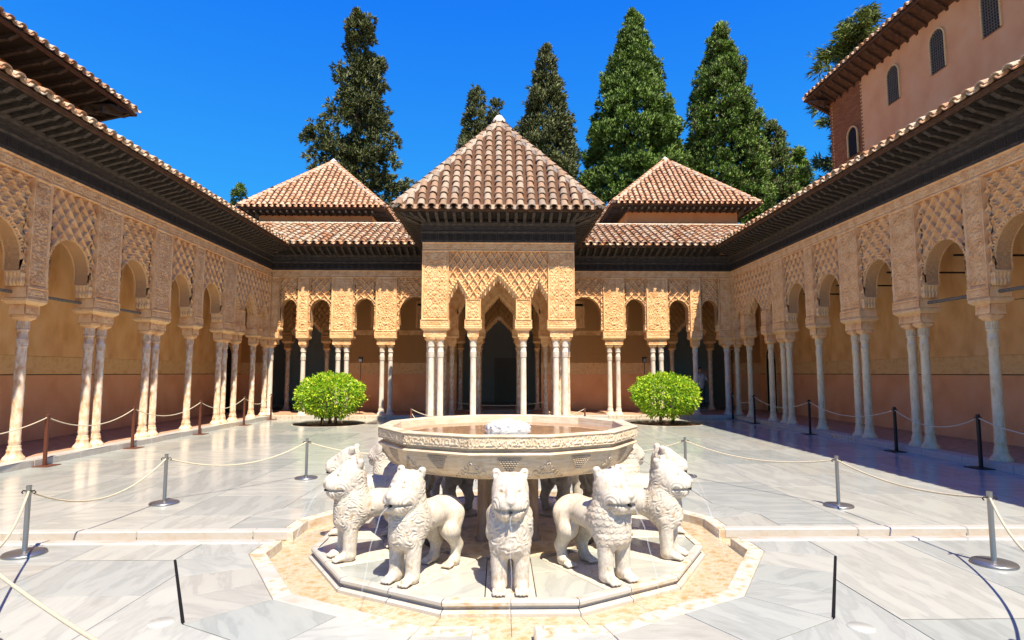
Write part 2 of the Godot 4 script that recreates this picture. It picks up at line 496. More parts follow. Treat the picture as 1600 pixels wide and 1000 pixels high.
	mat("bark", Color.WHITE, 0.95, tex(noise(0.03, FastNoiseLite.TYPE_SIMPLEX_SMOOTH, 5, 87), [[0.0, C(52, 42, 34)], [1.0, C(108, 90, 72)]]), Vector3(2, 0.5, 2), fine, 1.5)
	mat("earth", Color.WHITE, 1.0, tex(noise(0.01, FastNoiseLite.TYPE_SIMPLEX_SMOOTH, 5, 89), [[0.0, C(106, 96, 66)], [1.0, C(146, 126, 92)]]), Vector3.ONE * 0.1)
	# water
	var wn := NoiseTexture2D.new()
	wn.width = 512; wn.height = 512; wn.seamless = true; wn.as_normal_map = true; wn.bump_strength = 3.0
	wn.noise = noise(0.018, FastNoiseLite.TYPE_SIMPLEX_SMOOTH, 3, 91, 10.0)
	for w in [["water", 0.12, 0.5, 1.4], ["water_running", 0.06, 0.9, 2.2]]:
		var m := mat(w[0], Color(0.95, 0.97, 0.96, w[1]), 0.03)
		m.transparency = BaseMaterial3D.TRANSPARENCY_ALPHA
		m.normal_enabled = true
		m.normal_texture = wn
		m.normal_scale = 0.012 if w[0] == "water" else 0.06
		m.uv1_triplanar = true
		m.uv1_world_triplanar = true
		m.uv1_scale = Vector3.ONE * w[3]
	var jet := mat("water_jet", Color(0.93, 0.96, 0.98, 0.1), 0.02)
	jet.transparency = BaseMaterial3D.TRANSPARENCY_ALPHA
	var foam := mat("foam", C(196, 200, 200), 0.75, null, Vector3.ONE * 4.0, fine, 0.4)
	foam.metallic_specular = 0.25
	# leaves: tinted copy by copy
	for lf in [["leaf_bush", 0.35, 0.6], ["leaf_tree", 0.6, 0.3]]:
		var m := mat(lf[0], Color.WHITE, lf[1])
		m.vertex_color_use_as_albedo = true
		m.backlight_enabled = true
		m.backlight = Color(lf[2] * 0.85, lf[2], lf[2] * 0.3)
		m.cull_mode = BaseMaterial3D.CULL_DISABLED
	mat("skin", C(190, 140, 112), 0.6)
	mat("shirt", C(206, 212, 220), 0.9)
	mat("trousers", C(84, 84, 96), 0.9)
	mat("hair", C(40, 28, 22), 0.8)


func _ready() -> void:
	rng.seed = 5
	var cam := Camera3D.new()
	cam.name = "camera"
	cam.fov = 56.53
	cam.near = 0.05
	cam.far = 1500.0
	cam.position = Vector3(0, 1.6, 0)
	cam.rotation = Vector3(0.0885, -0.01935, 0)
	add_child(cam)
	var sky := ProceduralSkyMaterial.new()
	sky.sky_top_color = C(0, 80, 202)
	sky.sky_horizon_color = C(62, 176, 218)
	sky.sky_curve = 0.25
	sky.sky_energy_multiplier = 0.9
	sky.ground_bottom_color = C(120, 110, 96)
	sky.ground_horizon_color = C(150, 160, 170)
	sky.sun_angle_max = 24.0
	sky.sun_curve = 0.12
	var env := Environment.new()
	env.background_mode = Environment.BG_SKY
	env.sky = Sky.new()
	env.sky.sky_material = sky
	env.tonemap_mode = Environment.TONE_MAPPER_LINEAR
	env.tonemap_exposure = 1.93
	env.sdfgi_enabled = true
	env.ssao_enabled = true
	env.ssil_enabled = true
	var we := WorldEnvironment.new()
	we.name = "environment"
	we.environment = env
	add_child(we)
	var sun := DirectionalLight3D.new()
	sun.name = "sun"
	sun.light_energy = 1.5
	sun.light_color = Color(1.0, 0.95, 0.87)
	sun.light_angular_distance = 0.5
	sun.shadow_enabled = true
	add_child(sun)
	sun.look_at_from_position(Vector3(0.205, 1.0, 0.53), Vector3.ZERO, Vector3.UP)

	make_materials()
	build_ground()
	build_left_gallery()
	build_right_gallery()
	build_back_galleries()
	build_pavilion()
	build_halls()
	build_upper_buildings()
	build_trees()
	build_fountain()
	build_lions()
	build_bushes()
	build_barriers()
	build_small()


# ---------------------------------------------------------------- arcades
# Arcade coordinates: x along the wall, y up, z towards the court (0 in the middle of the columns).

func frustum_part(b: Array, y0: float, t: Array, y1: float) -> MB:
	var m := MB.new()
	m.frustum(b, y0, t, y1)
	return m


func column_parts() -> Dictionary:
	if shared.has("col"):
		return shared.col
	var d := {}
	var m := MB.new()
	m.lathe([Vector2(0.082, 0.24), Vector2(0.084, 0.27), Vector2(0.0905, 0.30), Vector2(0.0905, 0.325), Vector2(0.084, 0.345), Vector2(0.084, 1.2), Vector2(0.079, 1.92)], 16)
	d.shaft = m.mesh()
	m = MB.new()
	m.lathe([Vector2(0.0, 0.0), Vector2(0.165, 0.0), Vector2(0.165, 0.025), Vector2(0.15, 0.05), Vector2(0.118, 0.09), Vector2(0.104, 0.13), Vector2(0.108, 0.15), Vector2(0.108, 0.175), Vector2(0.096, 0.185), Vector2(0.096, 0.235), Vector2(0.084, 0.242)], 16)
	d.base = m.mesh()
	m = MB.new()
	var pr := [Vector2(0.079, 1.92)]
	for k in 4:
		var y := 1.925 + k * 0.038
		pr.append_array([Vector2(0.093, y), Vector2(0.093, y + 0.024), Vector2(0.084, y + 0.028), Vector2(0.084, y + 0.036)])
	pr.append_array([Vector2(0.08, 2.08), Vector2(0.08, 2.2), Vector2(0.098, 2.21), Vector2(0.098, 2.235), Vector2(0.083, 2.245), Vector2(0.085, 2.37)])
	m.lathe(pr, 16)
	for k in 16:   # fluted drum under the capital
		var a := TAU * k / 16.0
		m.box(Vector3(cos(a) * 0.087, 2.31, sin(a) * 0.087), Vector3(0.012, 0.12, 0.016))
	d.neck = m.mesh()
	# the capital swells from a round neck to a square block
	var nu := 33; var nv := 9
	var p := PackedVector3Array()
	for j in nv:
		var t := float(j) / (nv - 1)
		var e := smoothstep(0.0, 0.55, t)
		var r := lerpf(0.088, 0.128, smoothstep(0.0, 0.7, t))
		for i in nu:
			var a := -TAU * i / (nu - 1)
			var c := cos(a); var s := sin(a)
			var sq := 1.0 / maxf(absf(c), absf(s))
			var rr := r * lerpf(1.0, sq, e)
			if t > 0.2 and t < 0.95:
				rr += 0.012 * (arab(float(i) / 32.0 * 1.14, t * 0.25) - 0.5)
			p.append(Vector3(c * rr, 2.365 + t * 0.112, s * rr))
	m = MB.new()
	m.sheet(nu, nv, p)
	d.capital = m.mesh()
	shared.col = d
	return d


func column(root: Node, base: Transform3D, x: float, z: float, floor_y: float, shaft_mat: String, top_mat := "stucco") -> void:
	var d := column_parts()
	var s := put(root, "column", d.shaft, M[shaft_mat], base * Transform3D(Basis(Vector3.UP, rng.randf() * TAU), Vector3(x, floor_y, z)))
	var un := Transform3D(s.transform.basis.inverse() * base.basis, Vector3.ZERO)
	put(s, "base", d.base, M[shaft_mat])
	put(s, "neck_ring", d.neck, M[shaft_mat])
	put(s, "capital", d.capital, M[top_mat], un)


func arch_curve(c: float, w: float, bottom: float, spring: float, crown: float, style: String) -> Array:
	var pts := []
	if style == "round":
		var yc := crown - w * 1.06
		pts.append(Vector2(c - w, bottom))
		if yc > bottom + 0.05:
			pts.append(Vector2(c - w, yc))
		for k in range(1, 20):
			var a := PI - PI * k / 20.0
			pts.append(Vector2(c + cos(a) * w, yc + sin(a) * (crown - yc) * (1.0 + 0.02 * sin(a))))
		pts.append(Vector2(c + w, yc))
		if yc > bottom + 0.05:
			pts.append(Vector2(c + w, bottom))
	else:
		pts.append(Vector2(c - w, bottom))
		pts.append(Vector2(c - w, spring))
		for k in range(1, 16):
			var t := -1.0 + k / 8.0
			pts.append(Vector2(c + t * w, spring + (crown - spring) * pow(1.0 - absf(t), 0.92)))
		pts.append(Vector2(c + w, spring))
		pts.append(Vector2(c + w, bottom))
	return pts


func offset_curve(pts: Array, o: float) -> Array:
	var r := []
	for i in pts.size():
		var t: Vector2 = (pts[mini(i + 1, pts.size() - 1)] - pts[maxi(i - 1, 0)]).normalized()
		r.append(pts[i] + Vector2(-t.y, t.x) * o)
	return r


func arch_trim(curve: Array, z: float, style: String, back: float, front := true) -> MB:
	var m := MB.new()
	var wide := 0.055 if style == "round" else 0.05
	var outer := offset_curve(curve, wide)
	for i in curve.size() - 1:
		var a: Vector2 = curve[i]; var b: Vector2 = curve[i + 1]; var c: Vector2 = outer[i + 1]; var d: Vector2 = outer[i]
		for zz in ([[z, z + 0.03]] if front else [[back, back - 0.02]]):
			m.oquad(Vector3(a.x, a.y, zz[1]), Vector3(b.x, b.y, zz[1]), Vector3(c.x, c.y, zz[1]), Vector3(d.x, d.y, zz[1]), Vector3(0, 0, zz[1] - zz[0]))
			m.oquad(Vector3(d.x, d.y, zz[0]), Vector3(c.x, c.y, zz[0]), Vector3(c.x, c.y, zz[1]), Vector3(d.x, d.y, zz[1]), Vector3(d.x - a.x, d.y - a.y, 0))
			m.oquad(Vector3(a.x, a.y, zz[0]), Vector3(b.x, b.y, zz[0]), Vector3(b.x, b.y, zz[1]), Vector3(a.x, a.y, zz[1]), Vector3(a.x - d.x, a.y - d.y, 0))
	# teeth or drops along the curve
	var step := 0.052 if style == "round" else 0.09
	var go := 0.0
	for i in curve.size() - 1:
		var a: Vector2 = curve[i]; var b: Vector2 = curve[i + 1]
		var ln := (b - a).length()
		while go < ln:
			var p := a.lerp(b, go / ln)
			var t := (b - a).normalized()
			var ang := atan2(t.y, t.x)
			var nrm := Vector2(-t.y, t.x)
			if style == "round":
				var q := p + nrm * 0.028
				for zz in ([z + 0.036] if front else [back - 0.026]):
					m.box(Vector3.ZERO, Vector3(0.028, 0.05, 0.024), 0.0, Transform3D(Basis(Vector3.BACK, ang), Vector3(q.x, q.y, zz)))
			elif front and absf(t.y) < 0.98:
				var q := p + nrm * 0.02
				m.lathe([Vector2(0.0, -0.046), Vector2(0.03, -0.034), Vector2(0.043, 0.0), Vector2(0.03, 0.03), Vector2(0.0, 0.042)], 7, Transform3D(Basis.IDENTITY, Vector3(q.x, q.y, z + 0.035)))
				var r := p + nrm * 0.085
				m.lathe([Vector2(0.0, -0.028), Vector2(0.02, -0.02), Vector2(0.028, 0.0), Vector2(0.0, 0.028)], 6, Transform3D(Basis.IDENTITY, Vector3(r.x, r.y, z + 0.02)))
				var zz := z - 0.02
				var kk := int(go / step) + i
				while zz > back:   # little hanging drops across the thickness
					var dl := 0.07 + 0.10 * float(kk % 2)
					m.frustum([p.x - 0.014, p.x + 0.014, zz - 0.014, zz + 0.014], p.y - dl, [p.x - 0.042, p.x + 0.042, zz - 0.038, zz + 0.038], p.y + 0.02)
					zz -= 0.085
					kk += 1
			go += step
		go -= ln
	return m


func soffit(curve: Array, z0: float, z1: float) -> MB:
	var m := MB.new()
	for i in curve.size() - 1:
		var a: Vector2 = curve[i]; var b: Vector2 = curve[i + 1]
		var t := (b - a).normalized()
		var out := Vector3(t.y, -t.x, 0)
		m.oquad(Vector3(a.x, a.y, z0), Vector3(b.x, b.y, z0), Vector3(b.x, b.y, z1), Vector3(a.x, a.y, z1), out)
	return m


# pn: {a, b, top, pat: [cell width, cell height, lobed], arches: [{c, w, crown, spring, style}], low}
func panel(root: Node, base: Transform3D, pn: Dictionary, cell: float, carve := "stucco") -> void:
	var low: float = pn.get("low", 3.07)
	var zf := 0.085
	var zb := -0.15
	var curves := []
	var line := PackedVector2Array()
	line.append(Vector2(pn.a, pn.get("end", low)))
	for ar in pn.arches:
		var cv := arch_curve(ar.c, ar.w, ar.get("bottom", 3.34 if ar.style == "round" else low), ar.spring, ar.crown, ar.style)
		curves.append(cv)
		for q in cv:
			line.append(q)
	line.append(Vector2(pn.b, pn.get("end", low)))
	# underside of the panel at every x (x runs one way, upright jambs repeat an x)
	var us := PackedFloat32Array(); var lows := PackedFloat32Array()
	for i in line.size() - 1:
		var a := line[i]; var b := line[i + 1]
		var k := maxi(1, int(ceilf(absf(b.x - a.x) / cell)))
		for j in k:
			var q := a.lerp(b, float(j) / k)
			us.append(q.x); lows.append(q.y)
	us.append(line[line.size() - 1].x); lows.append(line[line.size() - 1].y)
	var nv := int((pn.top - 3.3) / cell) + 2
	var p := PackedVector3Array()
	for j in nv:
		var t := float(j) / (nv - 1)
		for i in us.size():
			var y := lerpf(lows[i], pn.top, t)
			p.append(Vector3(us[i], y, zf + 0.085 * sebka(us[i] - pn.a, y - pn.top, pn.pat[0], pn.pat[1], pn.pat[2])))
	var m := MB.new()
	m.sheet(us.size(), nv, p)
	# back face
	var poly := PackedVector2Array([Vector2(pn.b, pn.top), Vector2(pn.a, pn.top)])
	for q in line:
		if poly[poly.size() - 1].distance_to(q) > 0.0005:
			poly.append(q)
	m.flat(poly, zb, -1.0)
	var o := put(root, "lattice_panel", m, M[carve], base)
	for i in curves.size():
		var cv: Array = curves[i]
		put(o, "arch_underside", soffit(cv, zf + 0.014, zb), M.stucco_carved)
		put(o, "arch_trim", arch_trim(cv, zf + 0.012, pn.arches[i].style, zb), M.stone_trim)
		put(o, "arch_trim", arch_trim(cv, zf + 0.012, pn.arches[i].style, zb, false), M.stone_trim)


func relief_block(x0: float, x1: float, y0: float, y1: float, z: float, cell: float, depth: float, border: float) -> MB:
	var m := MB.new()
	var nu := maxi(3, int((x1 - x0) / cell) + 1)
	var nv := maxi(3, int((y1 - y0) / cell) + 1)
	var p := PackedVector3Array()
	for j in nv:
		var y := lerpf(y0, y1, float(j) / (nv - 1))
		for i in nu:
			var x := lerpf(x0, x1, float(i) / (nu - 1))
			var e := minf(minf(x - x0, x1 - x), minf(y - y0, y1 - y))
			var h := depth
			if e > border and e < border + 0.018:
				h = -0.4 * depth
			elif e >= border + 0.018:
				h = depth * (arab(x - (x0 + x1) * 0.5, y) * 1.2 - 0.3)
			p.append(Vector3(x, y, z + h))
	m.sheet(nu, nv, p)
	return m


# pr: {a, b, cols: [x..], top, short: height where a pier under a panel ends}
func pier(root: Node, base: Transform3D, pr: Dictionary, floor_y: float, cell: float, shaft: String, half := 0.18, carve := "stucco", top_mat := "stucco") -> void:
	var a: float = pr.a
	var b: float = pr.b
	var top: float = pr.get("top", 5.0)
	var low := 3.07
	var m := relief_block(a, b, low, top, half, cell, 0.024, 0.035)
	for s in [[a, -1], [b, 1]]:
		m.oquad(Vector3(s[0], low, -half), Vector3(s[0], low, half + 0.024), Vector3(s[0], top, half + 0.024), Vector3(s[0], top, -half), Vector3(s[1], 0, 0))
	m.oquad(Vector3(a, low, -half), Vector3(b, low, -half), Vector3(b, top, -half), Vector3(a, top, -half), Vector3(0, 0, -1))
	m.oquad(Vector3(a, top, -half), Vector3(b, top, -half), Vector3(b, top, half), Vector3(a, top, half), Vector3.UP)
	if pr.get("strip", 0.0) > 0.0:   # a moulding that splits a wide pier in two fields
		m.box(Vector3(pr.strip, (low + top) * 0.5, half + 0.012), Vector3(0.03, top - low - 0.03, 0.03), 0.005)
	var o := put(root, "pier", m, M[carve], base)
	var im := relief_block(a - 0.025, b + 0.025, 2.885, low - 0.002, half + 0.022, cell * 0.8, 0.016, 0.02)
	im.box(Vector3((a + b) / 2, 2.9775, 0.005), Vector3(b - a + 0.05, 0.183, half * 2 + 0.02), 0.004)
	put(o, "impost", im, M[carve])
	var ab := MB.new()
	ab.box(Vector3((a + b) / 2, 2.852, 0), Vector3(b - a + 0.06, 0.06, half * 2 + 0.07), 0.008)
	ab.frustum([a + 0.03, b - 0.03, -half + 0.02, half - 0.02], 2.778, [a - 0.015, b + 0.015, -half - 0.025, half + 0.025], 2.8225)
	put(o, "abacus", ab, M.stone_trim)
	var cb := relief_block(a + 0.055, b - 0.055, 2.60, 2.776, half - 0.045, 0.018, 0.014, 0.012)
	cb.box(Vector3((a + b) / 2, 2.689, -0.006), Vector3(b - a - 0.11, 0.174, half * 2 - 0.10), 0.004)
	for x in pr.cols:   # scalloped underside
		for e in 5:
			var an := TAU * e / 5.0
			cb.frustum([x + cos(an) * 0.11 - 0.012, x + cos(an) * 0.11 + 0.012, sin(an) * 0.11 - 0.012, sin(an) * 0.11 + 0.012], 2.575, [x + cos(an) * 0.11 - 0.03, x + cos(an) * 0.11 + 0.03, sin(an) * 0.11 - 0.03, sin(an) * 0.11 + 0.03], 2.604)
	put(o, "capital_block", cb, M[carve])
	for x in pr.cols:
		column(root, base, x, 0.0, floor_y, shaft, top_mat)


func corbel(x: float, side: float, z0: float, z1: float, deep: float) -> MB:   # bracket that stands out from a pier at x towards side
	var m := MB.new()
	var y0 := 3.075; var y1 := 3.34
	var xa := x; var xb := x + side * deep * 0.55
	m.frustum([minf(xa, xb), maxf(xa, xb), z0, z1], y0, [minf(xa, x + side * deep * 0.8), maxf(xa, x + side * deep * 0.8), z0, z1], y1 - 0.04)
	m.box(Vector3(x + side * deep * 0.5, y1 - 0.02, (z0 + z1) / 2), Vector3(deep, 0.04, z1 - z0), 0.006)
	var nb := 4
	for k in nb:
		var z := lerpf(z0 + 0.04, z1 - 0.04, float(k) / (nb - 1))
		m.lathe([Vector2(0.0, 0.0), Vector2(0.018, 0.01), Vector2(0.034, 0.07), Vector2(0.03, 0.11), Vector2(0.016, 0.135), Vector2(0.022, 0.17), Vector2(0.034, 0.2), Vector2(0.036, 0.225)], 8, Transform3D(Basis.IDENTITY, Vector3(x + side * deep * 0.62, y0, z)))
	for k in 2:
		m.lathe([Vector2(0.0, 0.0), Vector2(0.016, 0.01), Vector2(0.03, 0.07), Vector2(0.026, 0.11), Vector2(0.014, 0.135), Vector2(0.02, 0.17), Vector2(0.03, 0.225)], 8, Transform3D(Basis.IDENTITY, Vector3(x + side * deep * (0.2 + 0.5 * k), y0, z1 + 0.005)))
	return m


func frieze(root: Node, base: Transform3D, x0: float, x1: float, y0: float, y1: float, z: float, cell: float, carve := "stucco") -> void:
	var m := MB.new()
	var nu := maxi(3, int((x1 - x0) / cell) + 1)
	var nv := maxi(4, int((y1 - y0 - 0.05) / cell) + 1)
	var p := PackedVector3Array()
	for j in nv:
		var t := float(j) / (nv - 1)
		for i in nu:
			var x := lerpf(x0, x1, float(i) / (nu - 1))
			var h := 0.006 * arab(x * 1.6, t * 0.35) + 0.016 * cali(x, t)
			p.append(Vector3(x, lerpf(y0 + 0.03, y1 - 0.025, t), z + h))
	m.sheet(nu, nv, p)
	m.extrude([Vector2(z - 0.3, y0 - 0.012), Vector2(z + 0.026, y0 - 0.012), Vector2(z + 0.034, y0), Vector2(z + 0.034, y0 + 0.014), Vector2(z + 0.02, y0 + 0.03), Vector2(z - 0.3, y0 + 0.03)], x0, x1)
	m.extrude([Vector2(z - 0.3, y1 - 0.025), Vector2(z + 0.02, y1 - 0.025), Vector2(z + 0.03, y1 - 0.012), Vector2(z + 0.03, y1), Vector2(z - 0.3, y1)], x0, x1)
	m.oquad(Vector3(x0, y0, z - 0.3), Vector3(x1, y0, z - 0.3), Vector3(x1, y1, z - 0.3), Vector3(x0, y1, z - 0.3), Vector3(0, 0, -1))
	put(root, "inscription_frieze", m, M[carve], base)


func beam(root: Node, base: Transform3D, x0: float, x1: float, z: float, y0 := 5.245) -> void:
	var m := MB.new()
	m.extrude([Vector2(z - 0.36, y0), Vector2(z + 0.035, y0), Vector2(z + 0.035, y0 + 0.26), Vector2(z + 0.07, y0 + 0.285), Vector2(z + 0.07, y0 + 0.315), Vector2(z + 0.05, y0 + 0.33), Vector2(z + 0.055, y0 + 0.47), Vector2(z + 0.10, y0 + 0.50), Vector2(z + 0.115, y0 + 0.545), Vector2(z + 0.09, y0 + 0.565), Vector2(z + 0.09, y0 + 0.60), Vector2(z - 0.36, y0 + 0.60)], x0, x1)
	var o := put(root, "architrave_beam", m, M.wood_dark, base)
	m = MB.new()   # carved boss studs and leaf panels of the lower face
	var x := x0 + 0.1
	while x < x1 - 0.1:
		m.box(Vector3(x, y0 + 0.14, z + 0.038), Vector3(0.16, 0.17, 0.016), 0.006)
		m.box(Vector3(x + 0.12, y0 + 0.14, z + 0.04), Vector3(0.03, 0.17, 0.02), 0.006)
		x += 0.24
	put(o, "carving", m, M.wood_carved)


func rafter_mesh(ln: float, drop: float, rise: float) -> ArrayMesh:
	var key := "rafter%.3f" % ln
	if shared.has(key):
		return shared[key]
	var m := MB.new()
	var pts := [Vector2(-0.3, drop - 0.3 * rise / ln), Vector2(ln * 0.72, drop + 0.72 * rise), Vector2(ln * 0.80, drop + 0.72 * rise - 0.01), Vector2(ln * 0.88, drop + 0.8 * rise + 0.02), Vector2(ln, drop + rise + 0.025), Vector2(ln, drop + rise + 0.085), Vector2(-0.3, drop + 0.1)]
	m.extrude(pts, -0.042, 0.042)
	shared[key] = m.mesh()
	return shared[key]


# eave: rafters, soffit and edge boards; the eave edge lies at z1, its boards at y about 6
func eave(root: Node, base: Transform3D, x0: float, x1: float, z0: float, z1: float, y0: float, y1: float, step: float, wood := "wood_dark", r0 := -1e9, r1 := 1e9) -> void:
	var ln := z1 - z0
	var rm := rafter_mesh(ln, -0.09, y1 - y0)
	var x := x0 + step * 0.5
	while x < x1:
		if x > r0 and x < r1:
			put(root, "rafter", rm, M[wood], base * Transform3D(Basis.IDENTITY, Vector3(x, y0, z0)))
		x += step
	var m := MB.new()
	m.extrude([Vector2(z0 - 0.3, y0 + 0.012), Vector2(z0, y0 + 0.012), Vector2(z1 + 0.03, y1 + 0.012), Vector2(z1 + 0.03, y1 + 0.04), Vector2(z0 - 0.3, y0 + 0.04)], x0, x1)
	put(root, "soffit_board", m, M.wood_carved if wood == "wood_dark" else M[wood], base)
	m = MB.new()
	m.extrude([Vector2(z1 + 0.005, y1 - 0.035), Vector2(z1 + 0.05, y1 - 0.035), Vector2(z1 + 0.06, y1 + 0.045), Vector2(z1 + 0.005, y1 + 0.045)], x0, x1)
	put(root, "eave_board", m, M.wood_brown, base)


func tile_meshes() -> Array:
	if shared.has("tiles"):
		return shared.tiles
	var all := []
	for kind in 2:
		var m := MB.new()
		var segs := 7
		var sgn := 1.0 if kind == 0 else -1.0
		for e in 1:
			var r0 := 0.098; var r1 := 0.078
			var ln := 0.42
			for k in segs:
				var a := PI * k / segs; var b := PI * (k + 1) / segs
				var pts := []
				for q in [a, b]:
					for rr in [[r0, 0.0], [r1, ln], [r0 - 0.022, 0.0], [r1 - 0.022, ln]]:
						pts.append(Vector3(cos(q) * rr[0], rr[1], sgn * sin(q) * rr[0] * 0.82))
				var na := Vector3(cos(a), 0, sgn * sin(a)); var nb := Vector3(cos(b), 0, sgn * sin(b))
				m.quadn(pts[0], pts[4], pts[5], pts[1], na, nb, nb, na)
				m.quadn(pts[2], pts[6], pts[7], pts[3], -na, -nb, -nb, -na)
				m.oquad(pts[0], pts[4], pts[6], pts[2], Vector3(0, -1, 0))
		all.append(m.mesh())
	shared.tiles = all
	return all


# One roof plane. org: middle of nothing in particular - x along the eave from x0 to x1, y up the slope, z out of the roof.
# inside(x, t) says where the plane shows; tiles past most go into one mesh.
func roof_plane(root: Node, plane: Transform3D, x0: float, x1: float, ln: float, sp: float, row: float, palette: String, np: int, inside: Callable, most: int, width := 1.0, ends := true) -> int:
	var tm := tile_meshes()
	var made := 0
	var rest := MB.new()
	var under := MB.new()
	var n := int(round((x1 - x0) / sp))
	sp = (x1 - x0) / n
	var rows := int(ln / row)
	var rest_list := []
	for j in rows:
		var t := j * row
		for i in n:
			var x := x0 + (i + 0.5) * sp
			if not inside.call(x, t + row * 0.5):
				continue
			var jit := Transform3D(Basis(Vector3.BACK, rng.randf_range(-0.07, 0.07)) * Basis(Vector3.RIGHT, -0.085 + rng.randf_range(-0.02, 0.02)), Vector3(x + rng.randf_range(-0.008, 0.008), t + rng.randf_range(-0.028, 0.028) - 0.05, 0.055 + rng.randf_range(-0.004, 0.006)))
			jit.basis = jit.basis * Basis.from_scale(Vector3(width, row / 0.36, width))
			if made < most:
				put(root, "roof_tile", tm[0], M["%s_%d" % [palette, rng.randi() % np]], plane * jit)
				made += 1
			else:
				rest_list.append(jit)
	# gutters of upturned tiles between the rows
	for i in n + 1:
		var x := x0 + i * sp
		var t := 0.0
		var w := sp * 0.34
		while t < ln:
			var t2 := minf(t + 0.5, ln)
			if inside.call(x, (t + t2) * 0.5):
				for k in 4:
					var a := PI + PI * k / 4.0; var b := PI + PI * (k + 1) / 4.0
					under.oquad(Vector3(x + cos(a) * w, t, 0.06 + sin(a) * 0.055), Vector3(x + cos(b) * w, t, 0.06 + sin(b) * 0.055), Vector3(x + cos(b) * w, t2, 0.06 + sin(b) * 0.055), Vector3(x + cos(a) * w, t2, 0.06 + sin(a) * 0.055), Vector3(0, 0, 1))
			t = t2
		if ends and i > 0 and i < n and inside.call(x, 0.05):
			var e := Transform3D(Basis.from_scale(Vector3(width * 0.95, 0.4, width * 0.95)), Vector3(x, -0.09, 0.075))
			put(root, "gutter_tile", tm[1], M["%s_%d" % [palette, rng.randi() % np]], plane * e)
	put(root, "gutter", under, M.tile_under, plane, true)
	if rest_list.size():
		var mm := MultiMesh.new()
		mm.transform_format = MultiMesh.TRANSFORM_3D
		mm.mesh = tm[0]
		mm.instance_count = rest_list.size()
		for k in rest_list.size():
			mm.set_instance_transform(k, rest_list[k])
		var mi := MultiMeshInstance3D.new()
		mi.name = uniq(root, "roof_tiles_beyond")
		mi.multimesh = mm
		mi.material_override = M["%s_1" % palette]
		mi.transform = plane
		mi.set_meta("kind", "stuff")
		root.add_child(mi, true)
	return made


func slope(at: Vector3, along: Vector3, up_slope: Vector3) -> Transform3D:
	var x := along.normalized(); var y := up_slope.normalized()
	return Transform3D(Basis(x, y, x.cross(y)), at)


func ridge_tiles(root: Node, a: Vector3, b: Vector3, palette: String, np: int, width := 1.0, step := 0.3) -> void:
	var tm := tile_meshes()
	var d := (b - a)
	var n := int(d.length() / step)
	var y := d.normalized()
	var x := y.cross(Vector3.UP).normalized()
	var bs := Basis(x, y, x.cross(y))
	for k in n:
		var t := Transform3D(bs * Basis(Vector3.RIGHT, -0.05) * Basis.from_scale(Vector3(width, step / 0.36, width)), a + d * (float(k) / n))
		put(root, "ridge_tile", tm[0], M["%s_%d" % [palette, rng.randi() % np]], t)
	var m := MB.new()
	m.box(Vector3(0, d.length() / 2, -0.03), Vector3(0.2, d.length(), 0.1), 0.0, Transform3D(bs, a))
	put(root, "ridge_mortar", m, M.mortar)


func kerb(root: Node, base: Transform3D, x0: float, x1: float, z: float, y: float, cell: float) -> void:
	var x := x0
	while x < x1 - 0.05:
		var w := minf(cell * rng.randf_range(0.8, 1.25), x1 - x)
		if x1 - x - w < 0.3:
			w = x1 - x
		var m := MB.new()
		m.box(Vector3(x + w / 2, y / 2 - 0.04, z - 0.17), Vector3(w - 0.006, y + 0.08, 0.34), 0.008)
		put(root, "kerb_stone", m, M["edge_marble"] if rng.randf() < 0.3 else M["kerb_marble"], base)
		x += w


func gallery(root: Node, base: Transform3D, spec: Dictionary) -> void:
	for pr in spec.piers:
		pier(root, base, pr, 0.12, spec.cell, spec.shaft)
	for pn in spec.panels:
		panel(root, base, pn, spec.cell)
		for ar in pn.arches:
			if ar.style == "round":
				for s in [-1.0, 1.0]:
					var edge: float = pn.a if s < 0 else pn.b
					var deep: float = absf(edge - (ar.c + s * ar.w)) + 0.012
					put(root, "corbel", corbel(edge, -s, -0.15, 0.13, deep), M.stone_trim, base)
	frieze(root, base, spec.x0, spec.x1, 5.0, 5.245, 0.165, spec.cell * 0.7)
	beam(root, base, spec.x0, spec.x1, 0.17)


func bay(a: float, b: float, crown: float, lobed: bool) -> Dictionary:
	var w := (b - a) * 0.5
	return {"a": a, "b": b, "top": 4.988, "pat": [(b - a) / maxf(3.0, roundf((b - a) / 0.27)), 0.31, lobed], "end": 3.34, "arches": [{"c": (a + b) * 0.5, "w": w - minf(0.09, w * 0.16), "crown": crown, "spring": 3.34, "style": "round"}]}


func single(x: float, w := 0.43) -> Dictionary:
	return {"a": x - w / 2, "b": x + w / 2, "cols": [x]}


func twin(x: float, gap := 0.36, w := 0.76) -> Dictionary:
	return {"a": x - w / 2, "b": x + w / 2, "cols": [x - gap / 2, x + gap / 2]}


func mirrored(spec: Dictionary) -> Dictionary:
	var r := spec.duplicate()
	r.piers = []
	for p in spec.piers:
		var q: Dictionary = p.duplicate()
		q.a = -p.b; q.b = -p.a
		q.cols = []
		for c in p.cols:
			q.cols.append(-c)
		r.piers.append(q)
	r.panels = []
	for p in spec.panels:
		var q: Dictionary = p.duplicate()
		q.a = -p.b; q.b = -p.a
		q.arches = []
		for k in range(p.arches.size() - 1, -1, -1):
			var ar: Dictionary = p.arches[k].duplicate()
			ar.c = -ar.c
			q.arches.append(ar)
		r.panels.append(q)
	r.x0 = -spec.x1; r.x1 = -spec.x0
	return r


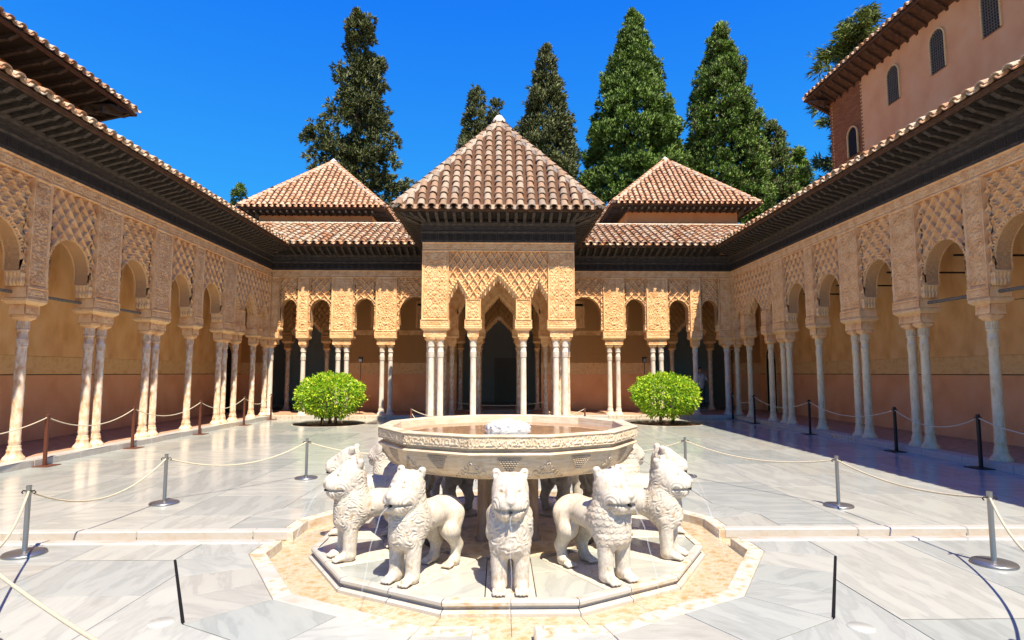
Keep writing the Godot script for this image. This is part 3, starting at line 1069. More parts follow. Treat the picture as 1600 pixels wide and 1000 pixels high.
func triple(a: float, e: float, f: float, b: float, half: float, crowns: Array) -> Dictionary:
	# one wide lattice panel over three pointed arches; e and f are the axes of the two piers between
	var low := 3.07
	return {"a": a, "b": b, "top": 4.988, "pat": [0.27, 0.36, false], "low": low, "end": 3.55, "arches": [
		{"c": (a + e - half) / 2, "w": (e - half - a) / 2 - 0.002, "crown": crowns[0], "spring": 3.58, "bottom": 3.55, "style": "pointed"},
		{"c": (e + f) / 2, "w": (f - e) / 2 - half, "crown": crowns[1], "spring": 3.58, "bottom": 3.55, "style": "pointed"},
		{"c": (f + half + b) / 2, "w": (b - f - half) / 2 - 0.002, "crown": crowns[2], "spring": 3.58, "bottom": 3.55, "style": "pointed"}]}


func gallery_shell(root: Node, base: Transform3D, x0: float, x1: float, zk: float, zw: float, wall_end: float) -> void:
	# floor behind the kerb, ceiling, back wall in three plaster zones
	var m := MB.new()
	m.box(Vector3((x0 + wall_end) / 2, 0.02, (zk - 0.345 + zw) / 2), Vector3(wall_end - x0, 0.2, zk - 0.345 - zw), 0.0)
	put(root, "gallery_floor", m, M.gallery_stone, base)
	m = MB.new()
	m.box(Vector3((x0 + wall_end) / 2, 5.44, (zw - 0.2) / 2), Vector3(wall_end - x0, 0.12, -zw - 0.2), 0.0)
	var k := x0 + 0.3
	while k < wall_end:
		m.box(Vector3(k, 5.34, (zw - 0.2) / 2), Vector3(0.09, 0.09, -zw - 0.22), 0.0)
		k += 0.55
	put(root, "gallery_ceiling", m, M.wood_dark, base)
	var zones := [[0.0, 1.56, 0.0, "wall_dado", "plaster_dado"], [1.56, 1.97, 0.012, "wall_band", "plaster_band"], [1.97, 5.6, 0.0, "back_wall", "plaster_upper"]]
	for z in zones:
		m = MB.new()
		m.box(Vector3((x0 + wall_end) / 2, (z[0] + z[1]) / 2, zw - 0.15 + z[2] / 2), Vector3(wall_end - x0, z[1] - z[0] - 0.004, 0.3 + z[2]), 0.004)
		put(root, z[3], m, M[z[4]], base)
	m = MB.new()
	m.box(Vector3((x0 + wall_end) / 2, 1.56, zw + 0.008), Vector3(wall_end - x0, 0.02, 0.02), 0.003)
	put(root, "wall_groove", m, M.wood_brown, base)


func build_left_gallery() -> void:
	var t := thing("arcade_gallery", "long stucco arcade with brown stained columns along the left side of the court", "arcade", "galleries round the court")
	var base := Transform3D(Basis(Vector3.UP, PI / 2), Vector3(-8.3, 0, 0))
	var spec := {"cell": 0.016, "shaft": "column_left", "x0": 4.6, "x1": 21.3, "piers": [single(4.75), twin(6.6), twin(8.5), single(10.48), twin(12.33), twin(14.3), single(16.05), twin(17.9, 0.34, 0.72),
		{"a": 18.64, "b": 18.96, "cols": [18.8], "top": 3.56}, {"a": 19.99, "b": 20.31, "cols": [20.15], "top": 3.56}, {"a": 20.95, "b": 21.3, "cols": [21.2]}],
		"panels": [bay(4.965, 6.22, 4.12, false), bay(6.98, 8.12, 4.12, true), bay(8.88, 10.265, 4.16, true), bay(10.695, 11.95, 4.1, false), bay(12.71, 13.92, 4.1, true), bay(14.68, 15.835, 4.1, false), bay(16.265, 17.54, 4.12, false), triple(18.26, 18.8, 20.15, 20.95, 0.16, [4.0, 4.25, 4.0])]}
	gallery(t, base, spec)
	gallery_shell(t, base, 3.0, 23.9, 0.35, -2.0, 25.5)
	kerb(t, base, 3.0, 20.95, 0.35, 0.12, 1.1)
	eave(t, base, 3.0, 20.9, 0.27, 0.85, 5.84, 6.0, 0.25, "wood_dark", 3.5, 20.85)
	var pl := slope(base * Vector3(3.0, 6.05, 0.92), Vector3(0, 0, -1), base.basis * Vector3(0, 0.47, -1))
	roof_plane(t, pl, 0.0, 18.2, 3.1, 0.27, 0.31, "tile", 6, func(x, tt): return x < 17.62 + tt * 0.9, 300)
	# tie rods between the imposts
	for r in [[8.9, 10.35], [10.6, 12.05], [12.6, 14.0]]:
		var m := MB.new()
		m.box(Vector3((r[0] + r[1]) / 2, 2.98, -0.06), Vector3(r[1] - r[0], 0.05, 0.06), 0.01)
		put(t, "tie_beam", m, M.wood_grey, base)
	side_door(t, base, 22.6, -2.0)


func side_door(t: Node, base: Transform3D, x: float, zw: float) -> void:
	var m := MB.new()
	var cv := arch_curve(x, 0.42, 0.12, 2.2, 2.62, "round")
	for k in cv.size() - 1:
		var a: Vector2 = cv[k]; var b: Vector2 = cv[k + 1]
		m.oquad(Vector3(a.x, a.y, zw + 0.014), Vector3(b.x, b.y, zw + 0.014), Vector3(x, b.y, zw + 0.014), Vector3(x, a.y, zw + 0.014), Vector3(0, 0, 1))
	var o := put(t, "doorway", m, M.black, base)
	put(o, "door_surround", arch_trim(cv, zw + 0.01, "round", zw - 0.1), M.stone_trim)


func build_right_gallery() -> void:
	var t := thing("arcade_gallery", "shaded stucco arcade with pale grey columns along the right side of the court", "arcade", "galleries round the court")
	var base := Transform3D(Basis(Vector3.UP, -PI / 2), Vector3(8.5, 0, 0))
	var spec := mirrored({"cell": 0.016, "shaft": "column_marble", "x0": 4.2, "x1": 21.3, "piers": [single(4.45), twin(6.3), twin(8.15), single(10.1), twin(11.95), twin(13.9), single(15.72), twin(17.55, 0.36, 0.74),
		{"a": 18.4, "b": 18.72, "cols": [18.56], "top": 3.56}, {"a": 20.02, "b": 20.34, "cols": [20.18], "top": 3.56}, {"a": 20.95, "b": 21.3, "cols": [21.25]}],
		"panels": [bay(4.665, 5.92, 4.12, false), bay(6.68, 7.77, 4.12, false), bay(8.53, 9.885, 4.16, true), bay(10.315, 11.57, 4.1, false), bay(12.33, 13.52, 4.1, true), bay(14.28, 15.505, 4.1, false), bay(15.935, 17.18, 4.12, false), triple(17.92, 18.56, 20.18, 20.95, 0.16, [4.05, 4.25, 4.0])]})
	gallery(t, base, spec)
	gallery_shell(t, base, -25.5, -3.0, 0.3, -2.0, -3.0)
	kerb(t, base, -20.95, -3.0, 0.3, 0.12, 1.1)
	eave(t, base, -20.9, -3.0, 0.27, 0.85, 5.84, 6.0, 0.25, "wood_dark", -20.85, -3.5)
	var pl := slope(base * Vector3(-3.0, 6.05, 0.92), Vector3(0, 0, 1), base.basis * Vector3(0, 0.47, -1))
	pl.origin = base * Vector3(-21.2, 6.05, 0.92)
	roof_plane(t, pl, 0.0, 18.2, 3.1, 0.27, 0.31, "tile", 6, func(x, tt): return x > 0.58 - tt * 0.9, 300)
	for r in [[8.5, 9.95], [10.2, 11.7]]:
		var m := MB.new()
		m.box(Vector3(-(r[0] + r[1]) / 2, 2.98, 0.02), Vector3(r[1] - r[0], 0.055, 0.07), 0.012)
		put(t, "tie_beam", m, M.wood_grey, base)
	for x in [9.2, 10.95, 12.9, 14.9, 16.55]:
		var m := MB.new()
		m.box(Vector3(-x, 3.82, -1.05), Vector3(0.035, 0.035, 1.95), 0.0)
		put(t, "iron_tie", m, M.dark_iron, base)
	side_door(t, base, -22.9, -2.0)
	var fr := MB.new()   # the outline of a walled-up opening
	for e in [[-12.45, 2.75, 0.012, 0.7], [-11.95, 3.09, 1.0, 0.012], [-11.45, 2.75, 0.012, 0.7]]:
		fr.box(Vector3(e[0], e[1], -1.998), Vector3(e[2], e[3], 0.012))
	put(t, "walled_up_outline", fr, M.wood_brown, base)


func back_gallery(left: bool) -> void:
	var s := -1.0 if left else 1.0
	var t := thing("arcade_gallery", "sunlit stucco arcade across the far end of the court, %s of the projecting pavilion" % ("left" if left else "right"), "arcade", "galleries round the court")
	var base := Transform3D(Basis.IDENTITY, Vector3(0, 0, -21.3))
	var spec := {"cell": 0.024, "shaft": "column_white", "x0": 1.6, "x1": 8.4, "piers": [{"a": 7.86, "b": 8.4, "cols": [8.14]}, single(7.0, 0.38), twin(5.62, 0.3, 0.76), twin(4.06, 0.3, 0.75), {"a": 1.75, "b": 2.36, "cols": [2.05]}],
		"panels": [bay(7.19, 7.86, 4.2, true), bay(6.0, 6.81, 4.2, false), bay(4.435, 5.24, 4.24, false), bay(2.36, 3.685, 4.3, true)]}
	spec.panels.reverse()
	spec.piers.reverse()
	if left:
		spec = mirrored(spec)
	gallery(t, base, spec)
	var x0 := -8.0 if left else 1.5
	var x1 := -1.5 if left else 8.2
	var m := MB.new()
	m.box(Vector3((x0 + x1) / 2, 0.02, -1.1), Vector3(x1 - x0 + 0.6, 0.2, 2.3), 0.0)
	put(t, "gallery_floor", m, M.gallery_stone, base)
	m = MB.new()
	m.box(Vector3((x0 + x1) / 2, 5.445, -1.4), Vector3(x1 - x0 + 4.8, 0.12, 2.4), 0.0)
	put(t, "gallery_ceiling", m, M.wood_dark, base)
	kerb(t, base, x0 + (0.05 if left else 0.0), x1, 0.38, 0.12, 1.2)
	eave(t, base, minf(s * 7.9, s * 2.2), maxf(s * 7.9, s * 2.2), 0.27, 0.85, 5.84, 6.0, 0.25, "wood_dark", -7.5, 7.55)
	# roof with its mortared top edge
	var a0 := -8.2 if left else 0.0
	var rx0 := -10.4 if left else 0.3
	var rx1 := -0.3 if left else 10.6
	var pl := slope(base * Vector3(rx0, 6.05, 0.92), Vector3(1, 0, 0), Vector3(0, 0.47, -1))
	var w := rx1 - rx0
	var f: Callable
	if left:
		f = func(x, tt): return x > 10.4 - 7.36 - tt * 0.9 and x < 10.4 - 2.3 + tt * 0.9 * 0.55
	else:
		f = func(x, tt): return x < 7.5 - 0.3 + tt * 0.9 and x > 2.2 - 0.3 - tt * 0.9 * 0.55
	roof_plane(t, pl, 0.0, w, 3.55, 0.27, 0.31, "tile", 6, f, 300)
	m = MB.new()
	m.box(Vector3((rx0 + rx1) / 2, 7.55, -2.42), Vector3(w, 0.16, 0.34), 0.03)
	put(t, "ridge_mortar", m, M.mortar, base)


func build_back_galleries() -> void:
	back_gallery(true)
	back_gallery(false)


func build_pavilion() -> void:
	var px := -0.06
	var t := thing("pavilion", "square stucco pavilion with tall tiled pyramid roof jutting into the court behind the fountain", "pavilion", "", V(px, 0, 18.6))
	var hw := 1.96
	var spec := {"piers": [{"a": -2.13, "b": -1.39, "cols": [-1.87, -1.61], "strip": -1.69}, {"a": -0.91, "b": -0.49, "cols": [-0.70], "top": 3.64}, {"a": 0.49, "b": 0.91, "cols": [0.70], "top": 3.64}, {"a": 1.39, "b": 2.13, "cols": [1.61, 1.87], "strip": 1.69}]}
	for side in 4:
		var base := Transform3D(Basis(Vector3.UP, side * PI / 2), Basis(Vector3.UP, side * PI / 2) * Vector3(0, 0, hw))
		var cell := 0.02 if side == 0 else 0.035
		for pr in spec.piers:
			var q: Dictionary = pr.duplicate()
			if side % 2 == 1 and q.cols.size() == 2:
				q.cols = [q.cols[1] if q.a < 0 else q.cols[0]]
				q.a = q.a + 0.35 if q.a < 0 else q.a
				q.b = q.b - 0.35 if q.b > 1 else q.b
				q.erase("strip")
			if side == 2 and q.cols.size() == 2:
				q.erase("strip")
			pier(t, base, q, 0.12, cell, "column_white" if side == 0 else "column_left", 0.17)
		var pn := triple(-1.39, -0.70, 0.70, 1.39, 0.165, [4.2, 4.34, 4.2])
		for ar in pn.arches:
			ar.bottom = 3.63
			ar.spring = 3.72
		pn.end = 3.63
		pn.pat = [0.2317, 0.37, false]
		panel(t, base, pn, cell)
		var e := 2.13 if side % 2 == 0 else 1.78
		frieze(t, base, -e, e, 5.0, 5.245, 0.16, cell * 0.7)
		beam(t, base, -2.17 + (0.0 if side % 2 == 0 else 0.3), 2.17 - (0.0 if side % 2 == 0 else 0.3), 0.16)
		# eave: rafters fan out at the corners
		var z0 := 0.25
		var z1 := 0.79
		var edge := hw + z1
		var k := 0
		var n := 23
		for i in n:
			var xe := lerpf(-edge + 0.09, edge - 0.09, float(i) / (n - 1))
			var xi := clampf(xe, -2.02, 2.02)
			var a := Vector3(xi, 5.86, z0); var b := Vector3(xe, 6.0, z1)
			var ln := Vector2(b.x - a.x, b.z - a.z).length()
			put(t, "rafter", rafter_mesh(snappedf(ln, 0.06), -0.09, 0.14), M.wood_dark, base * Transform3D(Basis(Vector3.UP, atan2(b.x - a.x, b.z - a.z)), a))
		var m := MB.new()
		m.oquad(Vector3(-2.1, 5.87, z0 - 0.1), Vector3(2.1, 5.87, z0 - 0.1), Vector3(edge + 0.05, 6.012, z1 + 0.05), Vector3(-edge - 0.05, 6.012, z1 + 0.05), Vector3.DOWN)
		put(t, "soffit_board", m, M.wood_carved, base)
		m = MB.new()
		m.extrude([Vector2(z1 + 0.005, 5.965), Vector2(z1 + 0.05, 5.965), Vector2(z1 + 0.06, 6.05), Vector2(z1 + 0.005, 6.05)], -edge - 0.055, edge + 0.055)
		put(t, "eave_board", m, M.wood_brown, base)
		# roof face
		var rise := 3.62
		var half := edge + 0.09
		var pl := slope(base * Vector3(0, 6.06, z1 + 0.09), base.basis * Vector3.RIGHT, base.basis * Vector3(0, rise, -half))
		var ln := sqrt(rise * rise + half * half)
		roof_plane(t, pl, -half, half, ln, 0.3, 0.275, "tile_old", 5, func(x, tt): return absf(x) < half * (1.0 - tt / ln) - 0.03, 300 if side == 0 else 0, 1.12, side == 0)
		m = MB.new()
		m.otri(Vector3(-half, -0.05, 0.0), Vector3(half, -0.05, 0.0), Vector3(0, ln, 0.0), Vector3(0, 0, 1))
		put(t, "roof_deck", m, M.tile_under, pl)
		var corner := base * Vector3(half, 6.1, z1 + 0.09)
		ridge_tiles(t, corner, Vector3(0, 6.1 + rise, 0), "tile_old", 5, 1.1, 0.28)
	var m := MB.new()
	m.lathe([Vector2(0.2, 9.62), Vector2(0.2, 9.74), Vector2(0.1, 9.86), Vector2(0.0, 9.92)], 10)
	put(t, "finial_mortar", m, M.mortar)
	m = MB.new()
	m.box(Vector3(0, 5.42, 0), Vector3(3.7, 0.1, 3.7))
	put(t, "ceiling", m, M.wood_dark)
	m = MB.new()
	m.box(Vector3(0, 0.0, 0.18), Vector3(4.6, 0.24, 4.64), 0.008)
	put(t, "pavilion_floor", m, M.kerb_marble)


func build_halls() -> void:
	# the wall at the back of the far galleries, pierced by three portals, and the dark hall behind it
	var t := thing("great_hall", "patterned wall with three dark portals at the back of the far gallery", "hall")
	var base := Transform3D(Basis.IDENTITY, Vector3(0, 0, -24.1))
	for seg in [[-10.45, -9.45], [-6.05, -1.75], [1.63, 6.05], [9.45, 10.65]]:
		var a: float = seg[0]; var b: float = seg[1]
		var zones := [[0.0, 1.55, "wall_dado", "plaster_dado", 0.2], [2.0, 2.34, "pattern_band", "stucco_dim", 0.205], [2.34, 3.1, "wall_field", "stucco_dim", 0.2], [3.3, 7.5, "upper_wall", "stucco_dim", 0.2]]
		for z in zones:
			var m := MB.new()
			m.box(Vector3((a + b) / 2, (z[0] + z[1]) / 2, 0), Vector3(b - a, z[1] - z[0] - 0.003, z[4] * 2), 0.003)
			put(t, z[2], m, M[z[3]], base)
		# band of lozenge tiles
		var m2 := MB.new()
		m2.box(Vector3((a + b) / 2, 1.775, 0), Vector3(b - a, 0.445, 0.39), 0.0)
		var band := put(t, "tile_band", m2, M.stone_trim, base)
		var nt := int((b - a) / 0.15)
		var dia := MB.new()
		for r in 3:
			for i in nt:
				var c := Vector3(a + (i + 0.5 + 0.5 * (r % 2)) * (b - a) / nt, 1.64 + r * 0.135, 0.196)
				if c.x > b - 0.06:
					continue
				dia.box(c, Vector3(0.062, 0.062, 0.012), 0.003, Transform3D(Basis.IDENTITY, c) * Transform3D(Basis(Vector3.BACK, PI / 4), Vector3.ZERO) * Transform3D(Basis.IDENTITY, -c))
		put(band, "lozenge_tiles", dia, M.stucco)
		m2 = MB.new()
		m2.box(Vector3((a + b) / 2, 3.2, 0), Vector3(b - a, 0.196, 0.41), 0.004)
		put(t, "inscription_band", m2, M.stucco, base)
	# blind windows with little paired columns
	for x in [-4.95, -3.15, 3.15, 4.95]:
		var m := MB.new()
		m.box(Vector3(x, 3.95, 0.195), Vector3(0.52, 1.1, 0.03), 0.004)
		var o := put(t, "blind_window", m, M.stucco, base)
		m = MB.new()
		m.box(Vector3(x, 4.33, 0.213), Vector3(0.36, 0.09, 0.01))
		put(o, "opening", m, M.black)
		for dx in [-0.19, 0.19]:
			m = MB.new()
			m.lathe([Vector2(0.03, 3.4), Vector2(0.03, 4.05), Vector2(0.05, 4.1), Vector2(0.06, 4.22)], 8, Transform3D(Basis.IDENTITY, Vector3(x + dx, 0, 0.235)))
			m.box(Vector3(x + dx, 4.25, 0.24), Vector3(0.14, 0.06, 0.08), 0.004)
			put(o, "colonnette", m, M.stone_trim)
	# portals
	for c in [-7.75, -0.06, 7.75]:
		var wd := 1.7
		for pr in [{"a": c - wd, "b": c - wd + 0.3, "cols": [c - wd + 0.15]}, {"a": c - 0.95, "b": c - 0.61, "cols": [c - 0.78], "top": 3.2}, {"a": c + 0.61, "b": c + 0.95, "cols": [c + 0.78], "top": 3.2}, {"a": c + wd - 0.3, "b": c + wd, "cols": [c + wd - 0.15]}]:
			pier(t, base, pr, 0.12, 0.04, "column_left", 0.17, "stucco_dim")
		var pn := triple(c - wd + 0.3, c - 0.78, c + 0.78, c + wd - 0.3, 0.17, [3.7, 3.9, 3.7])
		for ar in pn.arches:
			ar.bottom = 3.19
			ar.spring = 3.24
		pn.end = 3.19
		pn.pat = [0.22, 0.3, true]
		panel(t, base, pn, 0.03, "stucco_dim")
		var mm := MB.new()
		mm.box(Vector3(c, 6.25, 0), Vector3(wd * 2 + 0.02, 2.52, 0.3))
		put(t, "upper_wall", mm, M.stucco_dim, base)
	# the room
	var m := MB.new()
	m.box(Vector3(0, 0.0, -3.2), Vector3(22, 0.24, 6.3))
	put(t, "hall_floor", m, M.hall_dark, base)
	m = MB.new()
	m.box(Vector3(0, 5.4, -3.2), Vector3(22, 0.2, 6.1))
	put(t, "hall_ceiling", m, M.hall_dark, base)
	m = MB.new()
	m.box(Vector3(0, 2.1, -6.2), Vector3(22, 4.4, 0.3))
	for k in 12:   # piers between the high windows on the far side
		m.box(Vector3(-10.9 + k * 1.98, 4.8, -6.2), Vector3(0.6, 1.0, 0.3))
	var bw := put(t, "hall_back_wall", m, M.hall_plaster, base)
	m = MB.new()
	m.box(Vector3(0.25, 1.2, -6.04), Vector3(1.1, 2.3, 0.03))
	put(bw, "recess", m, M.hall_dark)
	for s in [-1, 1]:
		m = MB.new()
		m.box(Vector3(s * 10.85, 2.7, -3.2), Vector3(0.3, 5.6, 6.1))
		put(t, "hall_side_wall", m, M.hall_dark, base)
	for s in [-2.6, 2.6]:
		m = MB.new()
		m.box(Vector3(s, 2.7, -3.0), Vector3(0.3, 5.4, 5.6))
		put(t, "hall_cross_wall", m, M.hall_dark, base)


func hip_roof(t: Node, c: Vector3, half: float, rise: float, most_side: int, palette: String, np: int, sp: float, row: float, width: float) -> void:
	var given := false
	for side in 4:
		var bs := Basis(Vector3.UP, side * PI / 2)
		var ln := sqrt(rise * rise + half * half)
		var pl := slope(c + bs * Vector3(0, 0, half), bs * Vector3.RIGHT, bs * Vector3(0, rise, -half))
		roof_plane(t, pl, -half, half, ln, sp, row, palette, np, func(x, tt): return absf(x) < half * (1.0 - tt / ln) - 0.03, 260 if side == 0 else (40 if side == most_side else 0), width, side == 0 or side == most_side)
		var m := MB.new()
		m.otri(Vector3(-half, -0.05, 0), Vector3(half, -0.05, 0), Vector3(0, ln, 0), Vector3(0, 0, 1))
		put(t, "roof_deck", m, M.tile_under, pl)
		ridge_tiles(t, c + bs * Vector3(half, 0.05, half), c + Vector3(0, rise + 0.05, 0), palette, np, width * 1.1, row)
		# rafters and boards of the eave
		var base := Transform3D(bs, c + bs * Vector3(0, 0, half))
		var m2 := MB.new()
		m2.oquad(Vector3(-half + 0.62, -0.22, -0.62), Vector3(half - 0.62, -0.22, -0.62), Vector3(half, -0.04, 0.0), Vector3(-half, -0.04, 0.0), Vector3.DOWN)
		put(t, "soffit_board", m2, M.wood_dark, base)
		m2 = MB.new()
		m2.extrude([Vector2(-0.05, -0.1), Vector2(0.01, -0.1), Vector2(0.02, -0.02), Vector2(-0.05, -0.02)], -half, half)
		put(t, "eave_board", m2, M.wood_brown, base)
		if side == 0 or side == most_side:
			var x := -half + 0.4
			while x < half - 0.3:
				m2 = MB.new()
				m2.box(Vector3(x, -0.2, -0.33), Vector3(0.07, 0.09, 0.66), 0.0)
				put(t, "rafter", m2, M.wood_dark, base)
				x += 0.26
	var m3 := MB.new()
	m3.lathe([Vector2(0.17, rise - 0.12), Vector2(0.16, rise + 0.04), Vector2(0.0, rise + 0.18)], 8, Transform3D(Basis.IDENTITY, c))
	put(t, "finial_mortar", m3, M.mortar)


func build_upper_buildings() -> void:
	for s in [-1, 1]:
		var cx := -7.55 if s < 0 else 7.5
		var eh := 8.22 if s < 0 else 8.42
		var t := thing("palace_hall", "square hall behind the far gallery with orange tiled pyramid roof, %s of the pavilion roof" % ("left" if s < 0 else "right"), "hall", "pyramid roofed halls at the far corners")
		var m := MB.new()
		m.box(Vector3(cx, 6.75 + (eh - 8.14) / 2, -26.3), Vector3(4.6, 2.6 + eh - 8.14, 4.6), 0.0)
		put(t, "wall", m, M.plaster_pink)
		hip_roof(t, Vector3(cx, eh, -26.3), 2.92 if s < 0 else 3.0, 2.85, 1 if s < 0 else 3, "tile_new", 5, 0.235, 0.235, 0.92)
	# storey above the left gallery
	var t := thing("upper_storey", "upper storey above the left gallery, only its dark tiled eave in view", "building")
	var m := MB.new()
	m.box(Vector3(-12.5, 6.9, -5.3), Vector3(4.0, 3.2, 18.6))
	put(t, "wall", m, M.plaster_pink)
	var base := Transform3D(Basis(Vector3.UP, PI / 2), Vector3(-10.5, 0, 0))
	eave(t, base, -4.0, 15.3, 0.0, 0.85, 8.16, 8.36, 0.45, "wood_dark")
	var pl := slope(base * Vector3(-4.0, 8.42, 0.93), Vector3(0, 0, -1), base.basis * Vector3(0, 0.5, -1))
	roof_plane(t, pl, 0.0, 19.8, 2.6, 0.28, 0.32, "tile", 6, func(x, tt): return x < 19.35 - tt * 0.9 and x > 9.0, 300)
	var e2 := Transform3D(Basis(Vector3.UP, PI), Vector3(0, 0, -14.6))
	eave(t, e2, 9.6, 14.5, 0.0, 0.7, 8.16, 8.36, 0.45, "wood_dark")
	var pl2 := slope(Vector3(-9.57, 8.42, -15.37), Vector3(-1, 0, 0), Vector3(0, 0.5, 1))
	roof_plane(t, pl2, 0.0, 5.0, 2.6, 0.28, 0.32, "tile", 6, func(x, tt): return x > tt * 0.9, 0)
	ridge_tiles(t, V(-9.6, 8.44, 15.32), V(-11.4, 9.34, 13.52), "tile", 6)
	# tall building above the right gallery
	t = thing("upper_storey", "tall pink plastered building above the right gallery with arched lattice windows and a brick corner", "building")
	base = Transform3D(Basis(Vector3.UP, -PI / 2), Vector3(13.0, 0, 0))
	m = MB.new()
	m.box(Vector3(15.5, 8.9, -9.2), Vector3(5.0, 7.0, 22.4))
	put(t, "wall", m, M.plaster_pink)
	m = MB.new()
	m.box(Vector3(15.5, 8.9, -21.46), Vector3(4.92, 7.0, 2.08))
	var bw := put(t, "brick_wall", m, M.plaster_band)
	var bricks := MB.new()
	var ri := 0
	var y := 7.6
	while y < 12.3:
		var z := -20.42 - (0.14 if ri % 2 else 0.0)
		while z > -22.4:
			bricks.box(Vector3(13.04 - rng.randf() * 0.012, y + 0.026, z - 0.13), Vector3(0.03, 0.05, minf(0.26, z + 22.48)), 0.004)
			z -= 0.275
		y += 0.066
		ri += 1
	put(bw, "bricks", bricks, M.brick, Transform3D.IDENTITY, true)
	for w in [[18.68, 11.12, 1.2], [16.67, 11.15, 1.25], [14.75, 11.2, 1.28], [12.8, 11.2, 1.28], [10.8, 11.2, 1.28]]:
		lattice_window(t, base, -w[0], w[1], 0.56, w[2], true)
	lattice_window(t, base, -21.04, 10.1, 0.56, 1.05, false)
	eave(t, base, -23.15, 6.0, 0.0, 0.6, 12.2, 12.6, 0.42, "wood_brown")
	pl = slope(base * Vector3(-23.2, 12.67, 0.68), Vector3(0, 0, 1), base.basis * Vector3(0, 0.5, -1))
	roof_plane(t, pl, 0.0, 25.0, 2.6, 0.28, 0.32, "tile", 6, func(x, tt): return x > tt * 0.9 and x < 15.0, 300)
	e2 = Transform3D(Basis(Vector3.UP, PI), Vector3(0, 0, -22.5))
	eave(t, e2, -17.5, -12.4, 0.0, 0.62, 12.2, 12.6, 0.42, "wood_brown")
	pl2 = slope(Vector3(17.5, 12.67, -23.2), Vector3(-1, 0, 0), Vector3(0, 0.5, 1))
	roof_plane(t, pl2, 0.0, 5.15, 2.6, 0.28, 0.32, "tile", 6, func(x, tt): return x < 5.15 - tt * 0.9, 0)
	ridge_tiles(t, V(12.35, 12.69, 23.2), V(14.15, 13.6, 21.4), "tile", 6)


func lattice_window(t: Node, base: Transform3D, x: float, y: float, w: float, h: float, grid: bool) -> void:
	var cv := arch_curve(x, w / 2, y - h / 2, y + h / 2 - w / 2, y + h / 2, "round")
	var m := MB.new()
	for k in cv.size() - 1:
		var a: Vector2 = cv[k]; var b: Vector2 = cv[k + 1]
		m.oquad(Vector3(a.x, a.y, 0.006), Vector3(b.x, b.y, 0.006), Vector3(x, b.y, 0.006), Vector3(x, a.y, 0.006), Vector3(0, 0, 1))
	var o := put(t, "window", m, M.black, base)
	var fr := MB.new()
	var outer := offset_curve(cv, 0.05)
	for k in cv.size() - 1:
		for pr in [[cv[k], cv[k + 1], outer[k + 1], outer[k]]]:
			fr.oquad(Vector3(pr[0].x, pr[0].y, 0.05), Vector3(pr[1].x, pr[1].y, 0.05), Vector3(pr[2].x, pr[2].y, 0.05), Vector3(pr[3].x, pr[3].y, 0.05), Vector3(0, 0, 1))
			fr.quad(Vector3(pr[0].x, pr[0].y, 0.0), Vector3(pr[1].x, pr[1].y, 0.0), Vector3(pr[1].x, pr[1].y, 0.05), Vector3(pr[0].x, pr[0].y, 0.05))
			fr.quad(Vector3(pr[3].x, pr[3].y, 0.0), Vector3(pr[2].x, pr[2].y, 0.0), Vector3(pr[2].x, pr[2].y, 0.05), Vector3(pr[3].x, pr[3].y, 0.05))
	put(o, "frame", fr, M.plaster_band)
	if grid:
		var g := MB.new()
		var yy := y - h / 2
		while yy < y + h / 2 - 0.04:
			var top := y + h / 2 - w / 2
			var hw := w / 2
			if yy > top:
				hw = sqrt(maxf(0.0, w * w / 4 - (yy - top) * (yy - top)))
			if hw > 0.05:
				g.box(Vector3(x, yy, 0.02), Vector3(hw * 2, 0.02, 0.02))
			var xx := x - hw + 0.025
			while xx < x + hw:
				g.box(Vector3(xx, yy + 0.03, 0.02), Vector3(0.022, 0.08, 0.018))
				xx += 0.085
			yy += 0.085
		put(o, "lattice", g, M.wood_grey)


# ---------------------------------------------------------------- ground

func twelve(r: float) -> PackedVector2Array:   # corner points of a twelve-sided figure round the fountain, as (x, depth)
	var p := PackedVector2Array()
	for k in 12:
		var a := deg_to_rad(15.0 + 30.0 * k)
		p.append(Vector2(FX + r * sin(a), FD - r * cos(a)))
	return p


func rect(x0: float, d0: float, x1: float, d1: float) -> PackedVector2Array:
	return PackedVector2Array([Vector2(x0, d0), Vector2(x1, d0), Vector2(x1, d1), Vector2(x0, d1)])


func disc(x: float, d: float, r: float, n := 36) -> PackedVector2Array:
	var p := PackedVector2Array()
	for k in n:
		p.append(Vector2(x + r * cos(TAU * k / n), d + r * sin(TAU * k / n)))
	return p


